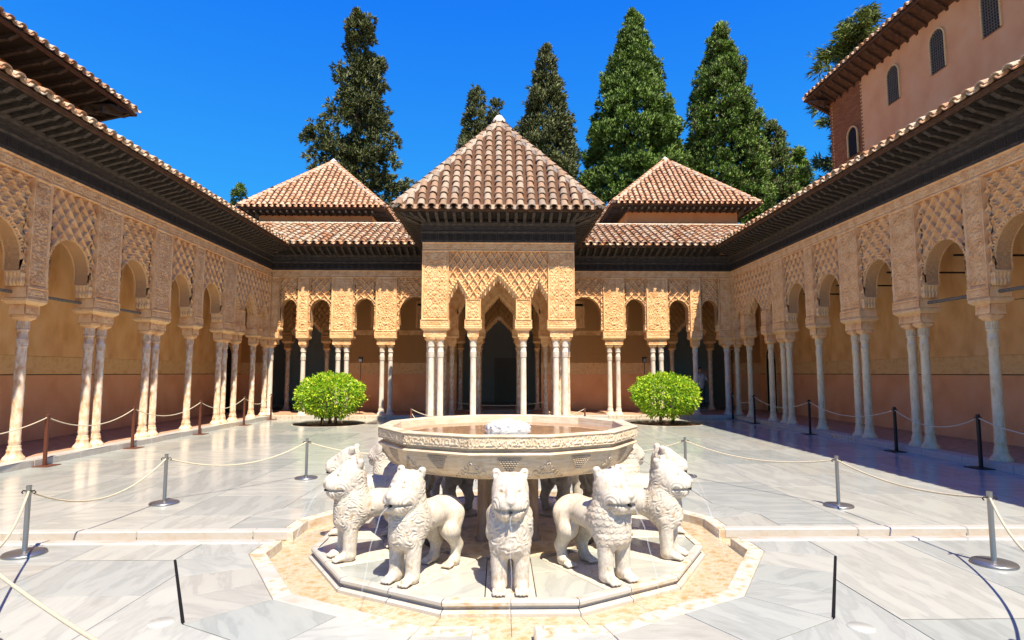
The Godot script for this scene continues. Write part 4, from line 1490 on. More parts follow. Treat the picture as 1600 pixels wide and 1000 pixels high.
# a stone cut to the polygon (x, depth): its top with a narrow bevel, its sides
func slab_mesh(poly: PackedVector2Array, top: float, thick: float, gap := 0.003, bevel := 0.004, turn := 0.0) -> MB:
	var m := MB.new()
	var out := Geometry2D.offset_polygon(poly, -gap)
	if out.is_empty():
		return m
	var o: PackedVector2Array = out[0]
	var inn := Geometry2D.offset_polygon(o, -bevel)
	if inn.is_empty():
		return m
	var q: PackedVector2Array = inn[0]
	var shift := Vector2(rng.randf() * 7.0, rng.randf() * 7.0)
	var mid := q[0]
	var t := Geometry2D.triangulate_polygon(q)
	for i in range(0, t.size(), 3):
		m.otri(V(q[t[i]].x, top, q[t[i]].y), V(q[t[i + 1]].x, top, q[t[i + 1]].y), V(q[t[i + 2]].x, top, q[t[i + 2]].y), Vector3.UP)
	for pr in [[q, o, top, top - bevel * 0.8], [o, o, top - bevel * 0.8, top - thick]]:
		var a: PackedVector2Array = pr[0]; var b: PackedVector2Array = pr[1]
		for i in b.size():
			var j := (i + 1) % b.size()
			if a.size() == b.size():
				var ctr := (b[i] + b[j]) * 0.5
				var e := (b[j] - b[i])
				var nn := Vector2(e.y, -e.x)
				if Geometry2D.is_point_in_polygon(ctr + nn.normalized() * 0.0005, o):
					nn = -nn
				m.oquad(V(a[i].x, pr[2], a[i].y), V(a[j].x, pr[2], a[j].y), V(b[j].x, pr[3], b[j].y), V(b[i].x, pr[3], b[i].y), Vector3(nn.x, 0.3, -nn.y))
	for p in m.v:
		var w := (Vector2(p.x, -p.z) - mid).rotated(turn) + shift
		m.uv.append(Vector2(w.x * 0.62, w.y * 0.13 + p.y))
	return m


func lay(parent: Node, called: String, polys: Array, top: float, turn: float, palette := "", gap := 0.0035) -> void:
	for pl in polys:
		if Geometry2D.is_polygon_clockwise(pl):
			var c: PackedVector2Array = pl
			c.reverse()
			pl = c
		var m := slab_mesh(pl, top, 0.05, gap, 0.0015, turn)
		if m.v.size():
			put(parent, called, m, M[palette] if palette else M["slab_%d" % (rng.randi() % 6)])


func build_ground() -> void:
	var g := MB.new()
	g.quad(Vector3(-400, -0.42, 400), Vector3(400, -0.42, 400), Vector3(400, -0.42, -400), Vector3(-400, -0.42, -400))
	struct("ground", g, M.earth)
	# bed under the paving
	var bed := MB.new()
	bed.quad(V(-8.2, -0.14, -6), V(8.4, -0.14, -6), V(8.4, -0.14, 21.2), V(-8.2, -0.14, 21.2))
	var floor_s := struct("court_floor", bed, M.grout)
	# cut-outs: fountain ring, channels, tree pits, drains, floor plates
	var ring := twelve(2.97)
	var cd0 := 5.92; var cd1 := 6.22
	var cx0 := FX - 0.14; var cx1 := FX + 0.14
	var holes := [ring, rect(-9, cd0, -2.2, cd1), rect(2.3, cd0, 9, cd1), rect(cx0, -7, cx1, 3.8), rect(cx0, 8.4, cx1, 16.3), disc(-5.38, 19.1, 1.14), disc(5.28, 19.1, 1.14), disc(-2.18, 4.03, 0.085, 24), disc(2.28, 3.87, 0.085, 24)]
	var xs := [-8.0]
	while xs[-1] < 8.2:
		xs.append(xs[-1] + rng.randf_range(0.86, 1.18))
	xs[-1] = 8.24
	for i in xs.size() - 1:
		var d := -6.0 - rng.randf() * 1.5
		while d < 20.92:
			var ln := rng.randf_range(1.5, 2.7) if rng.randf() < 0.7 else rng.randf_range(0.8, 1.4)
			var d1 := minf(d + ln, 20.95)
			var polys := [rect(xs[i], d, xs[i + 1], d1)]
			for h in holes:
				var nxt := []
				for p in polys:
					var hit := Geometry2D.intersect_polygons(p, h)
					if hit.is_empty():
						nxt.append(p)
					else:
						for q in Geometry2D.clip_polygons(p, h):
							nxt.append(q)
				polys = nxt
			lay(floor_s, "marble_slab", polys, 0.0, (0.0 if rng.randf() < 0.6 else PI / 2) + rng.randf_range(-0.25, 0.25))
			d = d1
	# twelve-sided border of paving round the channel
	var r0 := twelve(2.385)
	var cuts := [rect(-9, cd0, -2.0, cd1), rect(2.0, cd0, 9, cd1), rect(cx0, -7, cx1, 4.0), rect(cx0, 8.2, cx1, 16.3)]
	for k in 12:
		var j := (k + 1) % 12
		var quad := PackedVector2Array([r0[k], ring[k], ring[j], r0[j]])
		var split := 2 if k % 2 == 0 else 3
		for sgm in split:
			var a := float(sgm) / split; var b := float(sgm + 1) / split
			var polys := [PackedVector2Array([r0[k].lerp(r0[j], a), ring[k].lerp(ring[j], a), ring[k].lerp(ring[j], b), r0[k].lerp(r0[j], b)])]
			for h in cuts:
				var nxt := []
				for p in polys:
					for q in Geometry2D.clip_polygons(p, h):
						nxt.append(q)
				polys = nxt
			lay(floor_s, "border_slab", polys, 0.001, rng.randf() * PI)
	# long slot drains beside two sides of the border
	for k in [1, 9]:
		var a: Vector2 = ring[k]; var b: Vector2 = ring[(k + 1) % 12]
		var n := (a + b) * 0.5 - Vector2(FX, FD)
		n = n.normalized() * 0.011
		var m := MB.new()
		var p0 := a.lerp(b, 0.01); var p1 := a.lerp(b, 0.99)
		m.oquad(V(p0.x - n.x, 0.003, p0.y - n.y), V(p1.x - n.x, 0.003, p1.y - n.y), V(p1.x + n.x, 0.003, p1.y + n.y), V(p0.x + n.x, 0.003, p0.y + n.y), Vector3.UP)
		var o := put(floor_s, "slot_drain", m, M.black)
		m = MB.new()
		for e in 42:
			var p := p0.lerp(p1, (e + 0.5) / 42.0)
			m.box(V(p.x, 0.005, p.y), Vector3(0.016, 0.004, 0.005), 0.0, Transform3D(Basis.IDENTITY, V(p.x, 0, p.y)) * Transform3D(Basis(Vector3.UP, -atan2(n.y, n.x) * -1.0), Vector3.ZERO) * Transform3D(Basis.IDENTITY, -V(p.x, 0, p.y)))
		put(o, "grating", m, M.dark_iron)
	for c in [Vector2(-2.18, 4.03), Vector2(2.28, 3.87)]:
		var m := MB.new()
		m.lathe([Vector2(0.081, -0.05), Vector2(0.081, 0.002), Vector2(0.078, 0.005), Vector2(0.0, 0.005)], 28, Transform3D(Basis.IDENTITY, V(c.x, 0, c.y)))
		put(floor_s, "floor_plate", m, M.slab_2)
	# walls and floors of the straight channels
	for e in [[-8.1, cd0, FX - 2.12, cd1], [FX + 2.12, cd0, 8.3, cd1]]:
		var m := MB.new()
		m.box(V((e[0] + e[2]) / 2, -0.098, (e[1] + e[3]) / 2), Vector3(e[2] - e[0], 0.02, e[3] - e[1] + 0.02))
		var ch := struct("water_channel", m, M.channel_ochre)
		for w in [e[1] - 0.055, e[3] + 0.055]:
			var x: float = maxf(e[0], FX + 2.22) if e[0] > 0.0 else e[0]
			var xe: float = e[2] if e[0] > 0.0 else FX - 2.22
			while x < xe - 0.05:
				var ln := minf(rng.randf_range(0.9, 1.5), xe - x)
				var b := MB.new()
				b.box(V(x + ln / 2, -0.04, w), Vector3(ln - 0.006, 0.1, 0.12), 0.012)
				put(ch, "curb_stone", b, M.kerb_marble)
				x += ln
	for e in [[-6.5, FD - 2.12], [FD + 2.12, 16.2]]:
		var m := MB.new()
		m.box(V(FX, -0.098, (e[0] + e[1]) / 2), Vector3(0.3, 0.02, e[1] - e[0]))
		var ch := struct("water_channel", m, M.channel_ochre)
		for w in [cx0 - 0.055, cx1 + 0.055]:
			var d: float = maxf(e[0], FD + 2.22) if e[0] > 0.0 else e[0]
			var de: float = e[1] if e[0] > 0.0 else FD - 2.22
			while d < de - 0.05:
				var ln := minf(rng.randf_range(0.9, 1.5), de - d)
				var b := MB.new()
				b.box(V(w, -0.04, d + ln / 2), Vector3(0.12, 0.1, ln - 0.006), 0.012)
				put(ch, "curb_stone", b, M.edge_marble)
				d += ln
	# ring channel round the fountain: ochre floor stones, curb of long stones, a skin of running water
	var m := MB.new()
	m.lathe([Vector2(2.3, -0.11), Vector2(1.6, -0.11)], 12, Transform3D(Basis.IDENTITY, V(FX, 0, FD)), PI / 12)
	var ringc := struct("ring_channel", m, M.grout)
	var c0 := twelve(2.24); var c1 := twelve(2.385); var f0 := twelve(1.72)
	for k in 12:
		var j := (k + 1) % 12
		for sgm in 2:
			var a := 0.5 * sgm; var b := a + 0.5
			lay(ringc, "channel_stone", [PackedVector2Array([f0[k].lerp(f0[j], a), c0[k].lerp(c0[j], a), c0[k].lerp(c0[j], b), f0[k].lerp(f0[j], b)])], -0.085, 0.0, "channel_ochre", 0.002)
		for sgm in 3:
			var a := sgm / 3.0; var b := (sgm + 1) / 3.0
			var polys := [PackedVector2Array([c0[k].lerp(c0[j], a), c1[k].lerp(c1[j], a), c1[k].lerp(c1[j], b), c0[k].lerp(c0[j], b)])]
			for h in cuts:
				var nxt := []
				for p in polys:
					for q in Geometry2D.clip_polygons(p, h):
						nxt.append(q)
				polys = nxt
			for p in polys:
				var c: PackedVector2Array = p
				if Geometry2D.is_polygon_clockwise(c):
					c.reverse()
				var mm := slab_mesh(c, 0.004, 0.1, 0.002, 0.008)
				if mm.v.size():
					put(ringc, "curb_stone", mm, M.edge_marble if rng.randf() < 0.8 else M.kerb_marble)
	m = MB.new()
	for k in 12:
		var j := (k + 1) % 12
		m.oquad(V(f0[k].x, -0.068, f0[k].y), V(c0[k].x, -0.068, c0[k].y), V(c0[j].x, -0.068, c0[j].y), V(f0[j].x, -0.068, f0[j].y), Vector3.UP)
	struct("channel_water", m, M.water_running)
	# round pits of the two little trees
	for c in [-5.38, 5.28]:
		m = MB.new()
		var prof := []
		for k in 8:
			prof.append(Vector2(1.16 - k * 0.1657, -0.07 + 0.02 * (k % 2) + 0.008 * k))
		m.lathe(prof, 28, Transform3D(Basis.IDENTITY, V(c, 0, 19.1)))
		var pit := struct("tree_pit", m, M.soil)
		m = MB.new()
		m.lathe([Vector2(1.135, -0.1), Vector2(1.11, 0.0), Vector2(1.125, 0.004), Vector2(1.15, 0.0)], 40, Transform3D(Basis.IDENTITY, V(c, 0, 19.1)))
		put(pit, "stone_rim", m, M.edge_marble)


# ---------------------------------------------------------------- fountain

func poly_lathe(m: MB, prof: Array, at: Vector3) -> void:
	m.lathe(prof, 12, Transform3D(Basis.IDENTITY, at), PI / 12, TAU, true)


func bowl_r(y: float) -> float:   # corner radius of the bowl's outside between its lower lip and the fillet
	var t := clampf((y - 0.725) / 0.2, 0.0, 1.0)
	return 1.075 + 0.175 * sqrt(1.0 - (1.0 - t) * (1.0 - t)) * 0.75 + 0.175 * 0.25 * t


func build_fountain() -> void:
	var at := V(FX, 0, FD)
	# low twelve-sided plinth
	var p := thing("fountain_plinth", "low twelve-sided marble plinth on which the lions and basin stand", "plinth", "", at)
	var m := MB.new()
	poly_lathe(m, [Vector2(1.80, -0.1), Vector2(1.80, -0.03), Vector2(0.0, -0.03)], Vector3.ZERO)
	put(p, "core", m, M.grout)
	var r1 := 1.79; var r2 := 1.86
	for k in 12:
		var a0 := deg_to_rad(15.0 + 30.0 * k - 30.0); var a1 := a0 + deg_to_rad(30.0)
		for sgm in 2:
			m = MB.new()
			var prof := [Vector2(r2 + 0.02, -0.09), Vector2(r2 + 0.02, -0.062), Vector2(r2 - 0.03, -0.045), Vector2(r2 - 0.03, -0.035), Vector2(r2, -0.015), Vector2(r2, 0.005), Vector2(r2 - 0.012, 0.018), Vector2(r1, 0.018)]
			for i in prof.size() - 1:
				var q: Array = []
				for e in [[i, 0.0], [i, 1.0], [i + 1, 1.0], [i + 1, 0.0]]:
					var f: float = (sgm + e[1]) * 0.5
					f = clampf(f, 0.003 if sgm == 0 else 0.503, 0.497 if sgm == 0 else 0.997)
					var u := Vector3(sin(a0), 0, cos(a0)).lerp(Vector3(sin(a1), 0, cos(a1)), f)
					q.append(u * prof[e[0]].x + Vector3(0, prof[e[0]].y, 0))
				m.oquad(q[0], q[1], q[2], q[3], Vector3(sin((a0 + a1) / 2), 0.9, cos((a0 + a1) / 2)))
			put(p, "edge_stone", m, M.kerb_marble if rng.randf() < 0.7 else M.edge_marble)
	for k in 12:   # flags between the lions, one wedge each split in two
		var a0 := deg_to_rad(30.0 * k + 15.0)
		var dirs := []
		for s in [-1.0, 1.0]:
			var ax: float = a0 + s * deg_to_rad(15.0)   # axis of a neighbouring lion
			var sidev: Vector2 = Vector2(cos(ax), -sin(ax)) * (-s * 0.185)
			var dv := Vector2(sin(ax), cos(ax))
			dirs.append([dv, sidev])
		var hit := []
		for rr in [0.78, 1.2, 1.79 * cos(deg_to_rad(15.0))]:
			for e in dirs:
				hit.append(e[0] * rr + e[1])
		# outer corner of the plinth lies between the two
		var corner := Vector2(sin(a0), cos(a0)) * 1.79
		for poly in [PackedVector2Array([hit[0], hit[1], hit[3], hit[2]]), PackedVector2Array([hit[2], hit[3], hit[5], corner, hit[4]])]:
			var pp := PackedVector2Array()
			for q in poly:
				pp.append(Vector2(q.x, -q.y))
			if Geometry2D.is_polygon_clockwise(pp):
				pp.reverse()
			var mm := slab_mesh(pp, 0.012, 0.05, 0.002, 0.003, rng.randf() * PI)
			if mm.v.size():
				put(p, "plinth_slab", mm, M["slab_%d" % (rng.randi() % 6)])
	m = MB.new()
	poly_lathe(m, [Vector2(0.8, -0.02), Vector2(0.8, 0.012), Vector2(0.0, 0.012)], Vector3.ZERO)
	put(p, "centre_slab", m, M.basin_marble)
	# basin
	var b := thing("fountain_basin", "large twelve-sided white marble basin with carved inscription band, carried above the lions", "fountain basin", "", at)
	m = MB.new()
	var prof := [Vector2(0.0, 0.735), Vector2(0.9, 0.735), Vector2(1.05, 0.712), Vector2(1.075, 0.725)]
	for k in range(1, 11):
		prof.append(Vector2(bowl_r(0.725 + 0.02 * k), 0.725 + 0.02 * k))
	prof.append_array([Vector2(1.275, 0.928), Vector2(1.282, 0.94), Vector2(1.275, 0.952), Vector2(1.235, 0.962), Vector2(1.238, 0.985), Vector2(1.278, 0.99), Vector2(1.278, 1.075), Vector2(1.288, 1.08), Vector2(1.29, 1.088), Vector2(1.282, 1.094), Vector2(1.175, 1.094), Vector2(1.165, 1.086), Vector2(1.15, 0.99), Vector2(1.05, 0.9), Vector2(0.0, 0.87)])
	poly_lathe(m, prof, Vector3.ZERO)
	put(b, "bowl", m, M.basin_marble)
	for k in 12:
		var a := deg_to_rad(30.0 * k)
		var xf := Transform3D(Basis(Vector3.UP, a), Vector3.ZERO)
		var half := sin(deg_to_rad(15.0)) * 1.278
		# carved band
		var band := MB.new()
		var nu := 90; var nv := 12
		var pts := PackedVector3Array()
		for j in nv:
			var t := float(j) / (nv - 1)
			for i in nu:
				var x := lerpf(-half, half, float(i) / (nu - 1))
				var h := 0.001 + 0.0085 * cali((x + k * 0.72) * 2.6, t * 0.96 + 0.02) + 0.003 * arab(x * 3.0, t * 0.2)
				if t < 0.06 or t > 0.94:
					h = 0.006
				pts.append(Vector3(x, lerpf(0.993, 1.074, t), 1.278 * cos(deg_to_rad(15.0)) + h))
		band.sheet(nu, nv, pts)
		put(b, "inscription_band", band, M.basin_marble, xf)
		# small honeycomb triangle in the middle of a side, leafwork round each corner
		var orn := MB.new()
		for row in 7:
			var y := 0.905 - row * 0.0165
			var n := 9 - row
			for i in n:
				var x := (i - (n - 1) * 0.5) * 0.0225
				var z := bowl_r(y) * cos(deg_to_rad(15.0))
				orn.lathe([Vector2(0.0112, -0.006), Vector2(0.0105, 0.010), Vector2(0.006, 0.011), Vector2(0.0, -0.004)], 6, xf * Transform3D(Basis(Vector3.RIGHT, PI / 2 - 0.25), Vector3(x, y, z)))
		put(b, "honeycomb_triangle", orn, M.basin_marble)
		orn = MB.new()
		var ca := a + deg_to_rad(15.0)
		for s in [-1.0, 1.0]:
			for sp in [[0.0, 0.86, 0.016, 1.6], [0.05, 0.83, 0.026, 2.2], [0.03, 0.795, 0.024, 3.6], [0.09, 0.785, 0.026, 4.4], [0.055, 0.757, 0.026, 1.0], [0.13, 0.755, 0.024, 2.8], [0.165, 0.742, 0.016, 3.0], [0.012, 0.765, 0.022, 5.0]]:
				var cv := []
				for e in 13:
					var w: float = sp[3] + e * 0.42
					var rr: float = sp[2] * (1.0 - e * 0.045)
					var lx: float = s * (sp[0] + cos(w) * rr)
					var y: float = sp[1] + sin(w) * rr
					y = clampf(y, 0.733, 0.92)
					var R := bowl_r(y)
					# walk along the facet from the corner
					var cpt := Vector3(sin(ca), 0, cos(ca)) * R
					var dirv := Vector3(cos(ca + s * deg_to_rad(15.0)), 0, -sin(ca + s * deg_to_rad(15.0)))
					var q := cpt + dirv * lx + Vector3(0, y, 0)
					var fn := Vector3(sin(ca + s * deg_to_rad(15.0)), 0, cos(ca + s * deg_to_rad(15.0)))
					cv.append(q + fn * 0.003)
				orn.tube(cv, 0.0075, 0.004, 5)
		put(b, "corner_leafwork", orn, M.basin_marble)
	# what carries it
	m = MB.new()
	m.lathe([Vector2(0.30, 0.0), Vector2(0.30, 0.05), Vector2(0.21, 0.10), Vector2(0.2, 0.6), Vector2(0.3, 0.68), Vector2(0.3, 0.74)], 24)
	put(b, "pedestal", m, M.basin_marble)
	for k in 4:
		var a := TAU * k / 4.0 + PI / 4
		m = MB.new()
		m.lathe([Vector2(0.075, 0.012), Vector2(0.075, 0.04), Vector2(0.055, 0.06), Vector2(0.052, 0.66), Vector2(0.075, 0.7), Vector2(0.075, 0.74)], 14)
		put(b, "small_column", m, M.brown_marble, Transform3D(Basis.IDENTITY, Vector3(sin(a) * 0.34, 0, cos(a) * 0.34)))
	m = MB.new()
	poly_lathe(m, [Vector2(1.152, 1.012), Vector2(0.9, 1.0), Vector2(0.0, 0.985)], Vector3.ZERO)
	put(b, "basin_bottom", m, M.basin_floor)
	# water in the basin and the bubbling jet
	m = MB.new()
	var ring := []
	for k in 12:
		var a := deg_to_rad(15.0 + 30.0 * k)
		ring.append(at + Vector3(sin(a) * 1.155, 1.035, cos(a) * 1.155))
	for k in 12:
		m.otri(at + Vector3(0, 1.035, 0), ring[k], ring[(k + 1) % 12], Vector3.UP)
	struct("basin_water", m, M.water)
	var nz := noise(4.0, FastNoiseLite.TYPE_SIMPLEX_SMOOTH, 3, 97)
	m = MB.new()
	var nu := 61; var nv := 16
	var pts := PackedVector3Array()
	for j in nv:
		var t := float(j) / (nv - 1)
		for i in nu:
			var a := TAU * (i % 60) / 60.0
			var r := 0.225 * cos(t * PI / 2) + 0.0001
			var w := nz.get_noise_3d(cos(a) * r * 6.0, sin(a) * r * 6.0, t)
			var y := 1.02 + 0.105 * pow(sin(t * PI / 2), 0.8) + 0.012 * w
			r *= 1.0 + 0.16 * w
			pts.append(at + Vector3(sin(a) * r, y, cos(a) * r))
	m.sheet(nu, nv, pts)
	for k in 70:   # drops thrown off
		var a := rng.randf() * TAU
		var r := rng.randf_range(0.02, 0.3)
		m.lathe([Vector2(0, -0.006), Vector2(0.006, 0), Vector2(0, 0.006)], 5, Transform3D(Basis.IDENTITY, at + Vector3(sin(a) * r, 1.045 + 0.1 * (1.0 - r / 0.3) + rng.randf() * 0.02, cos(a) * r)))
	struct("bubbling_water", m, M.foam)


# ---------------------------------------------------------------- lions

var bone_a := PackedVector3Array()
var bone_d := PackedVector3Array()
var bone_l := PackedFloat32Array()
var bone_r := PackedFloat32Array()
var bone_s := PackedFloat32Array()
var bone_k := PackedFloat32Array()


func bones_clear() -> void:
	bone_a.clear(); bone_d.clear(); bone_l.clear(); bone_r.clear(); bone_s.clear(); bone_k.clear()


func bone(a: Vector3, b: Vector3, ra: float, rb: float, k := 0.04) -> void:
	bone_a.append(a); bone_d.append(b - a); bone_l.append(1.0 / maxf((b - a).length_squared(), 1e-9))
	bone_r.append(ra); bone_s.append(rb - ra); bone_k.append(k)


func field(p: Vector3, mirror: bool) -> float:
	if mirror:
		p.x = absf(p.x)
	var d := 1e3
	for i in bone_a.size():
		var q := p - bone_a[i]
		var t := clampf(q.dot(bone_d[i]) * bone_l[i], 0.0, 1.0)
		var e := (q - bone_d[i] * t).length() - bone_r[i] - bone_s[i] * t
		var k := bone_k[i]
		var h := k - absf(d - e)
		if h > 0.0:
			d = minf(d, e) - h * h / (4.0 * k)
		elif e < d:
			d = e
	return d


# surface nets over a box; returns [points, triangles]
func nets(lo: Vector3, hi: Vector3, h: float, mirror: bool) -> Array:
	var nx := int(ceil((hi.x - lo.x) / h / 4.0)) * 4 + 1
	var ny := int(ceil((hi.y - lo.y) / h / 4.0)) * 4 + 1
	var nz := int(ceil((hi.z - lo.z) / h / 4.0)) * 4 + 1
	var val := PackedFloat32Array()
	val.resize(nx * ny * nz)
	val.fill(9.0)
	var sxy := nx * ny
	var busy := []
	for bz in (nz - 1) / 4:
		for by in (ny - 1) / 4:
			for bx in (nx - 1) / 4:
				var c := lo + Vector3(bx * 4 + 2, by * 4 + 2, bz * 4 + 2) * h
				var d := field(c, mirror)
				if absf(d) > h * 3.9:
					if d < 0.0:
						for z in 5:
							for y in 5:
								for x in 5:
									var at := (bz * 4 + z) * sxy + (by * 4 + y) * nx + bx * 4 + x
									if val[at] == 9.0:
										val[at] = -9.0
					continue
				busy.append(Vector3i(bx, by, bz))
				for z in 5:
					for y in 5:
						for x in 5:
							var at := (bz * 4 + z) * sxy + (by * 4 + y) * nx + bx * 4 + x
							if absf(val[at]) == 9.0:
								val[at] = field(lo + Vector3(bx * 4 + x, by * 4 + y, bz * 4 + z) * h, mirror)
	var cell := {}
	var pts := PackedVector3Array()
	var off := [0, 1, nx, nx + 1, sxy, sxy + 1, sxy + nx, sxy + nx + 1]
	var pos := [Vector3(0, 0, 0), Vector3(1, 0, 0), Vector3(0, 1, 0), Vector3(1, 1, 0), Vector3(0, 0, 1), Vector3(1, 0, 1), Vector3(0, 1, 1), Vector3(1, 1, 1)]
	var edges := [[0, 1], [2, 3], [4, 5], [6, 7], [0, 2], [1, 3], [4, 6], [5, 7], [0, 4], [1, 5], [2, 6], [3, 7]]
	for b in busy:
		for z in 4:
			for y in 4:
				for x in 4:
					var g := Vector3(b.x * 4 + x, b.y * 4 + y, b.z * 4 + z)
					var at := int(g.z) * sxy + int(g.y) * nx + int(g.x)
					var mask := 0
					for k in 8:
						if val[at + off[k]] < 0.0:
							mask |= 1 << k
					if mask == 0 or mask == 255:
						continue
					var s := Vector3.ZERO
					var n := 0
					for e in edges:
						var u := val[at + off[e[0]]]; var w := val[at + off[e[1]]]
						if (u < 0.0) != (w < 0.0):
							s += pos[e[0]].lerp(pos[e[1]], u / (u - w))
							n += 1
					cell[at] = pts.size()
					pts.append(lo + (g + s / n) * h)
	var tris := PackedInt32Array()
	var axis := [[1, nx, sxy], [nx, sxy, 1], [sxy, 1, nx]]
	for at in cell:
		for a in axis:
			var u := val[at]; var w := val[at + a[0]]
			if (u < 0.0) == (w < 0.0):
				continue
			var c1: int = at - a[1]; var c2: int = at - a[2]; var c3: int = at - a[1] - a[2]
			if not (cell.has(c1) and cell.has(c2) and cell.has(c3)):
				continue
			var i0: int = cell[at]; var i1: int = cell[c1]; var i2: int = cell[c3]; var i3: int = cell[c2]
			if u > 0.0:
				tris.append_array([i0, i1, i2, i0, i2, i3])
			else:
				tris.append_array([i0, i2, i1, i0, i3, i2])
	return [pts, tris]


func smooth_mesh(pts: PackedVector3Array, tris: PackedInt32Array) -> ArrayMesh:
	var n := vertex_normals(pts, tris)
	var m := MB.new()
	m.v = pts
	m.n = n
	m.ix = tris
	return m.mesh()


func vertex_normals(pts: PackedVector3Array, tris: PackedInt32Array) -> PackedVector3Array:
	# triangles run clockwise seen from outside
	var n := PackedVector3Array()
	n.resize(pts.size())
	for i in range(0, tris.size(), 3):
		var a := pts[tris[i]]; var b := pts[tris[i + 1]]; var c := pts[tris[i + 2]]
		var q := (c - a).cross(b - a)
		n[tris[i]] += q; n[tris[i + 1]] += q; n[tris[i + 2]] += q
	for i in n.size():
		n[i] = n[i].normalized()
	return n


func lion_shape() -> Array:
	bones_clear()
	# trunk, from the rump to the deep chest (half modelled, x >= 0)
	bone(Vector3(0.025, 0.475, -0.27), Vector3(0.025, 0.475, -0.02), 0.115, 0.105, 0.05)
	bone(Vector3(0.025, 0.475, -0.02), Vector3(0.03, 0.455, 0.17), 0.105, 0.132, 0.06)
	bone(Vector3(0.028, 0.375, 0.215), Vector3(0.028, 0.52, 0.215), 0.117, 0.120, 0.06)
	bone(Vector3(0.01, 0.355, 0.27), Vector3(0.01, 0.46, 0.27), 0.098, 0.092, 0.05)
	# neck and head
	bone(Vector3(0.024, 0.53, 0.20), Vector3(0.024, 0.72, 0.205), 0.118, 0.108, 0.06)
	bone(Vector3(0.032, 0.785, 0.22), Vector3(0.034, 0.69, 0.285), 0.097, 0.096, 0.04)
	bone(Vector3(0.048, 0.655, 0.30), Vector3(0.05, 0.655, 0.35), 0.080, 0.070, 0.035)   # cheek
	bone(Vector3(0.034, 0.678, 0.34), Vector3(0.03, 0.668, 0.402), 0.066, 0.052, 0.02)   # upper muzzle
	bone(Vector3(0.042, 0.603, 0.28), Vector3(0.036, 0.603, 0.378), 0.066, 0.050, 0.018) # jaw
	bone(Vector3(0.0, 0.81, 0.285), Vector3(0.0, 0.72, 0.42), 0.040, 0.032, 0.03)        # bridge of the nose
	bone(Vector3(0.02, 0.702, 0.435), Vector3(0.0, 0.698, 0.445), 0.017, 0.02, 0.012)
	bone(Vector3(0.070, 0.765, 0.325), Vector3(0.056, 0.77, 0.345), 0.017, 0.016, 0.008) # eye
	bone(Vector3(0.050, 0.805, 0.318), Vector3(0.088, 0.785, 0.29), 0.016, 0.014, 0.015) # brow
	bone(Vector3(0.098, 0.845, 0.185), Vector3(0.106, 0.872, 0.18), 0.036, 0.032, 0.018) # ear
	# fore leg
	bone(Vector3(0.082, 0.34, 0.24), Vector3(0.08, 0.06, 0.25), 0.066, 0.055, 0.035)
	bone(Vector3(0.082, 0.05, 0.25), Vector3(0.084, 0.04, 0.345), 0.046, 0.032, 0.03)
	for k in 4:
		var x := 0.045 + k * 0.0245
		bone(Vector3(x, 0.040, 0.32), Vector3(x, 0.027, 0.375 + (0.008 if k in [1, 2] else 0.0)), 0.0145, 0.0125, 0.006)
	# hind leg
	bone(Vector3(0.085, 0.44, -0.27), Vector3(0.105, 0.32, -0.21), 0.105, 0.082, 0.05)
	bone(Vector3(0.105, 0.32, -0.20), Vector3(0.108, 0.17, -0.30), 0.076, 0.05, 0.04)
	bone(Vector3(0.108, 0.17, -0.31), Vector3(0.108, 0.05, -0.27), 0.047, 0.042, 0.03)
	bone(Vector3(0.108, 0.045, -0.27), Vector3(0.110, 0.036, -0.175), 0.044, 0.03, 0.03)
	for k in 4:
		var x := 0.075 + k * 0.0235
		bone(Vector3(x, 0.036, -0.19), Vector3(x, 0.026, -0.14), 0.014, 0.0125, 0.006)
	# tail lies along the flank
	bone(Vector3(0.0, 0.50, -0.39), Vector3(0.05, 0.36, -0.385), 0.022, 0.02, 0.02)
	bone(Vector3(0.05, 0.36, -0.385), Vector3(0.15, 0.30, -0.27), 0.02, 0.016, 0.02)
	return nets(Vector3(-0.24, -0.02, -0.46), Vector3(0.24, 0.93, 0.50), 0.0066, true)


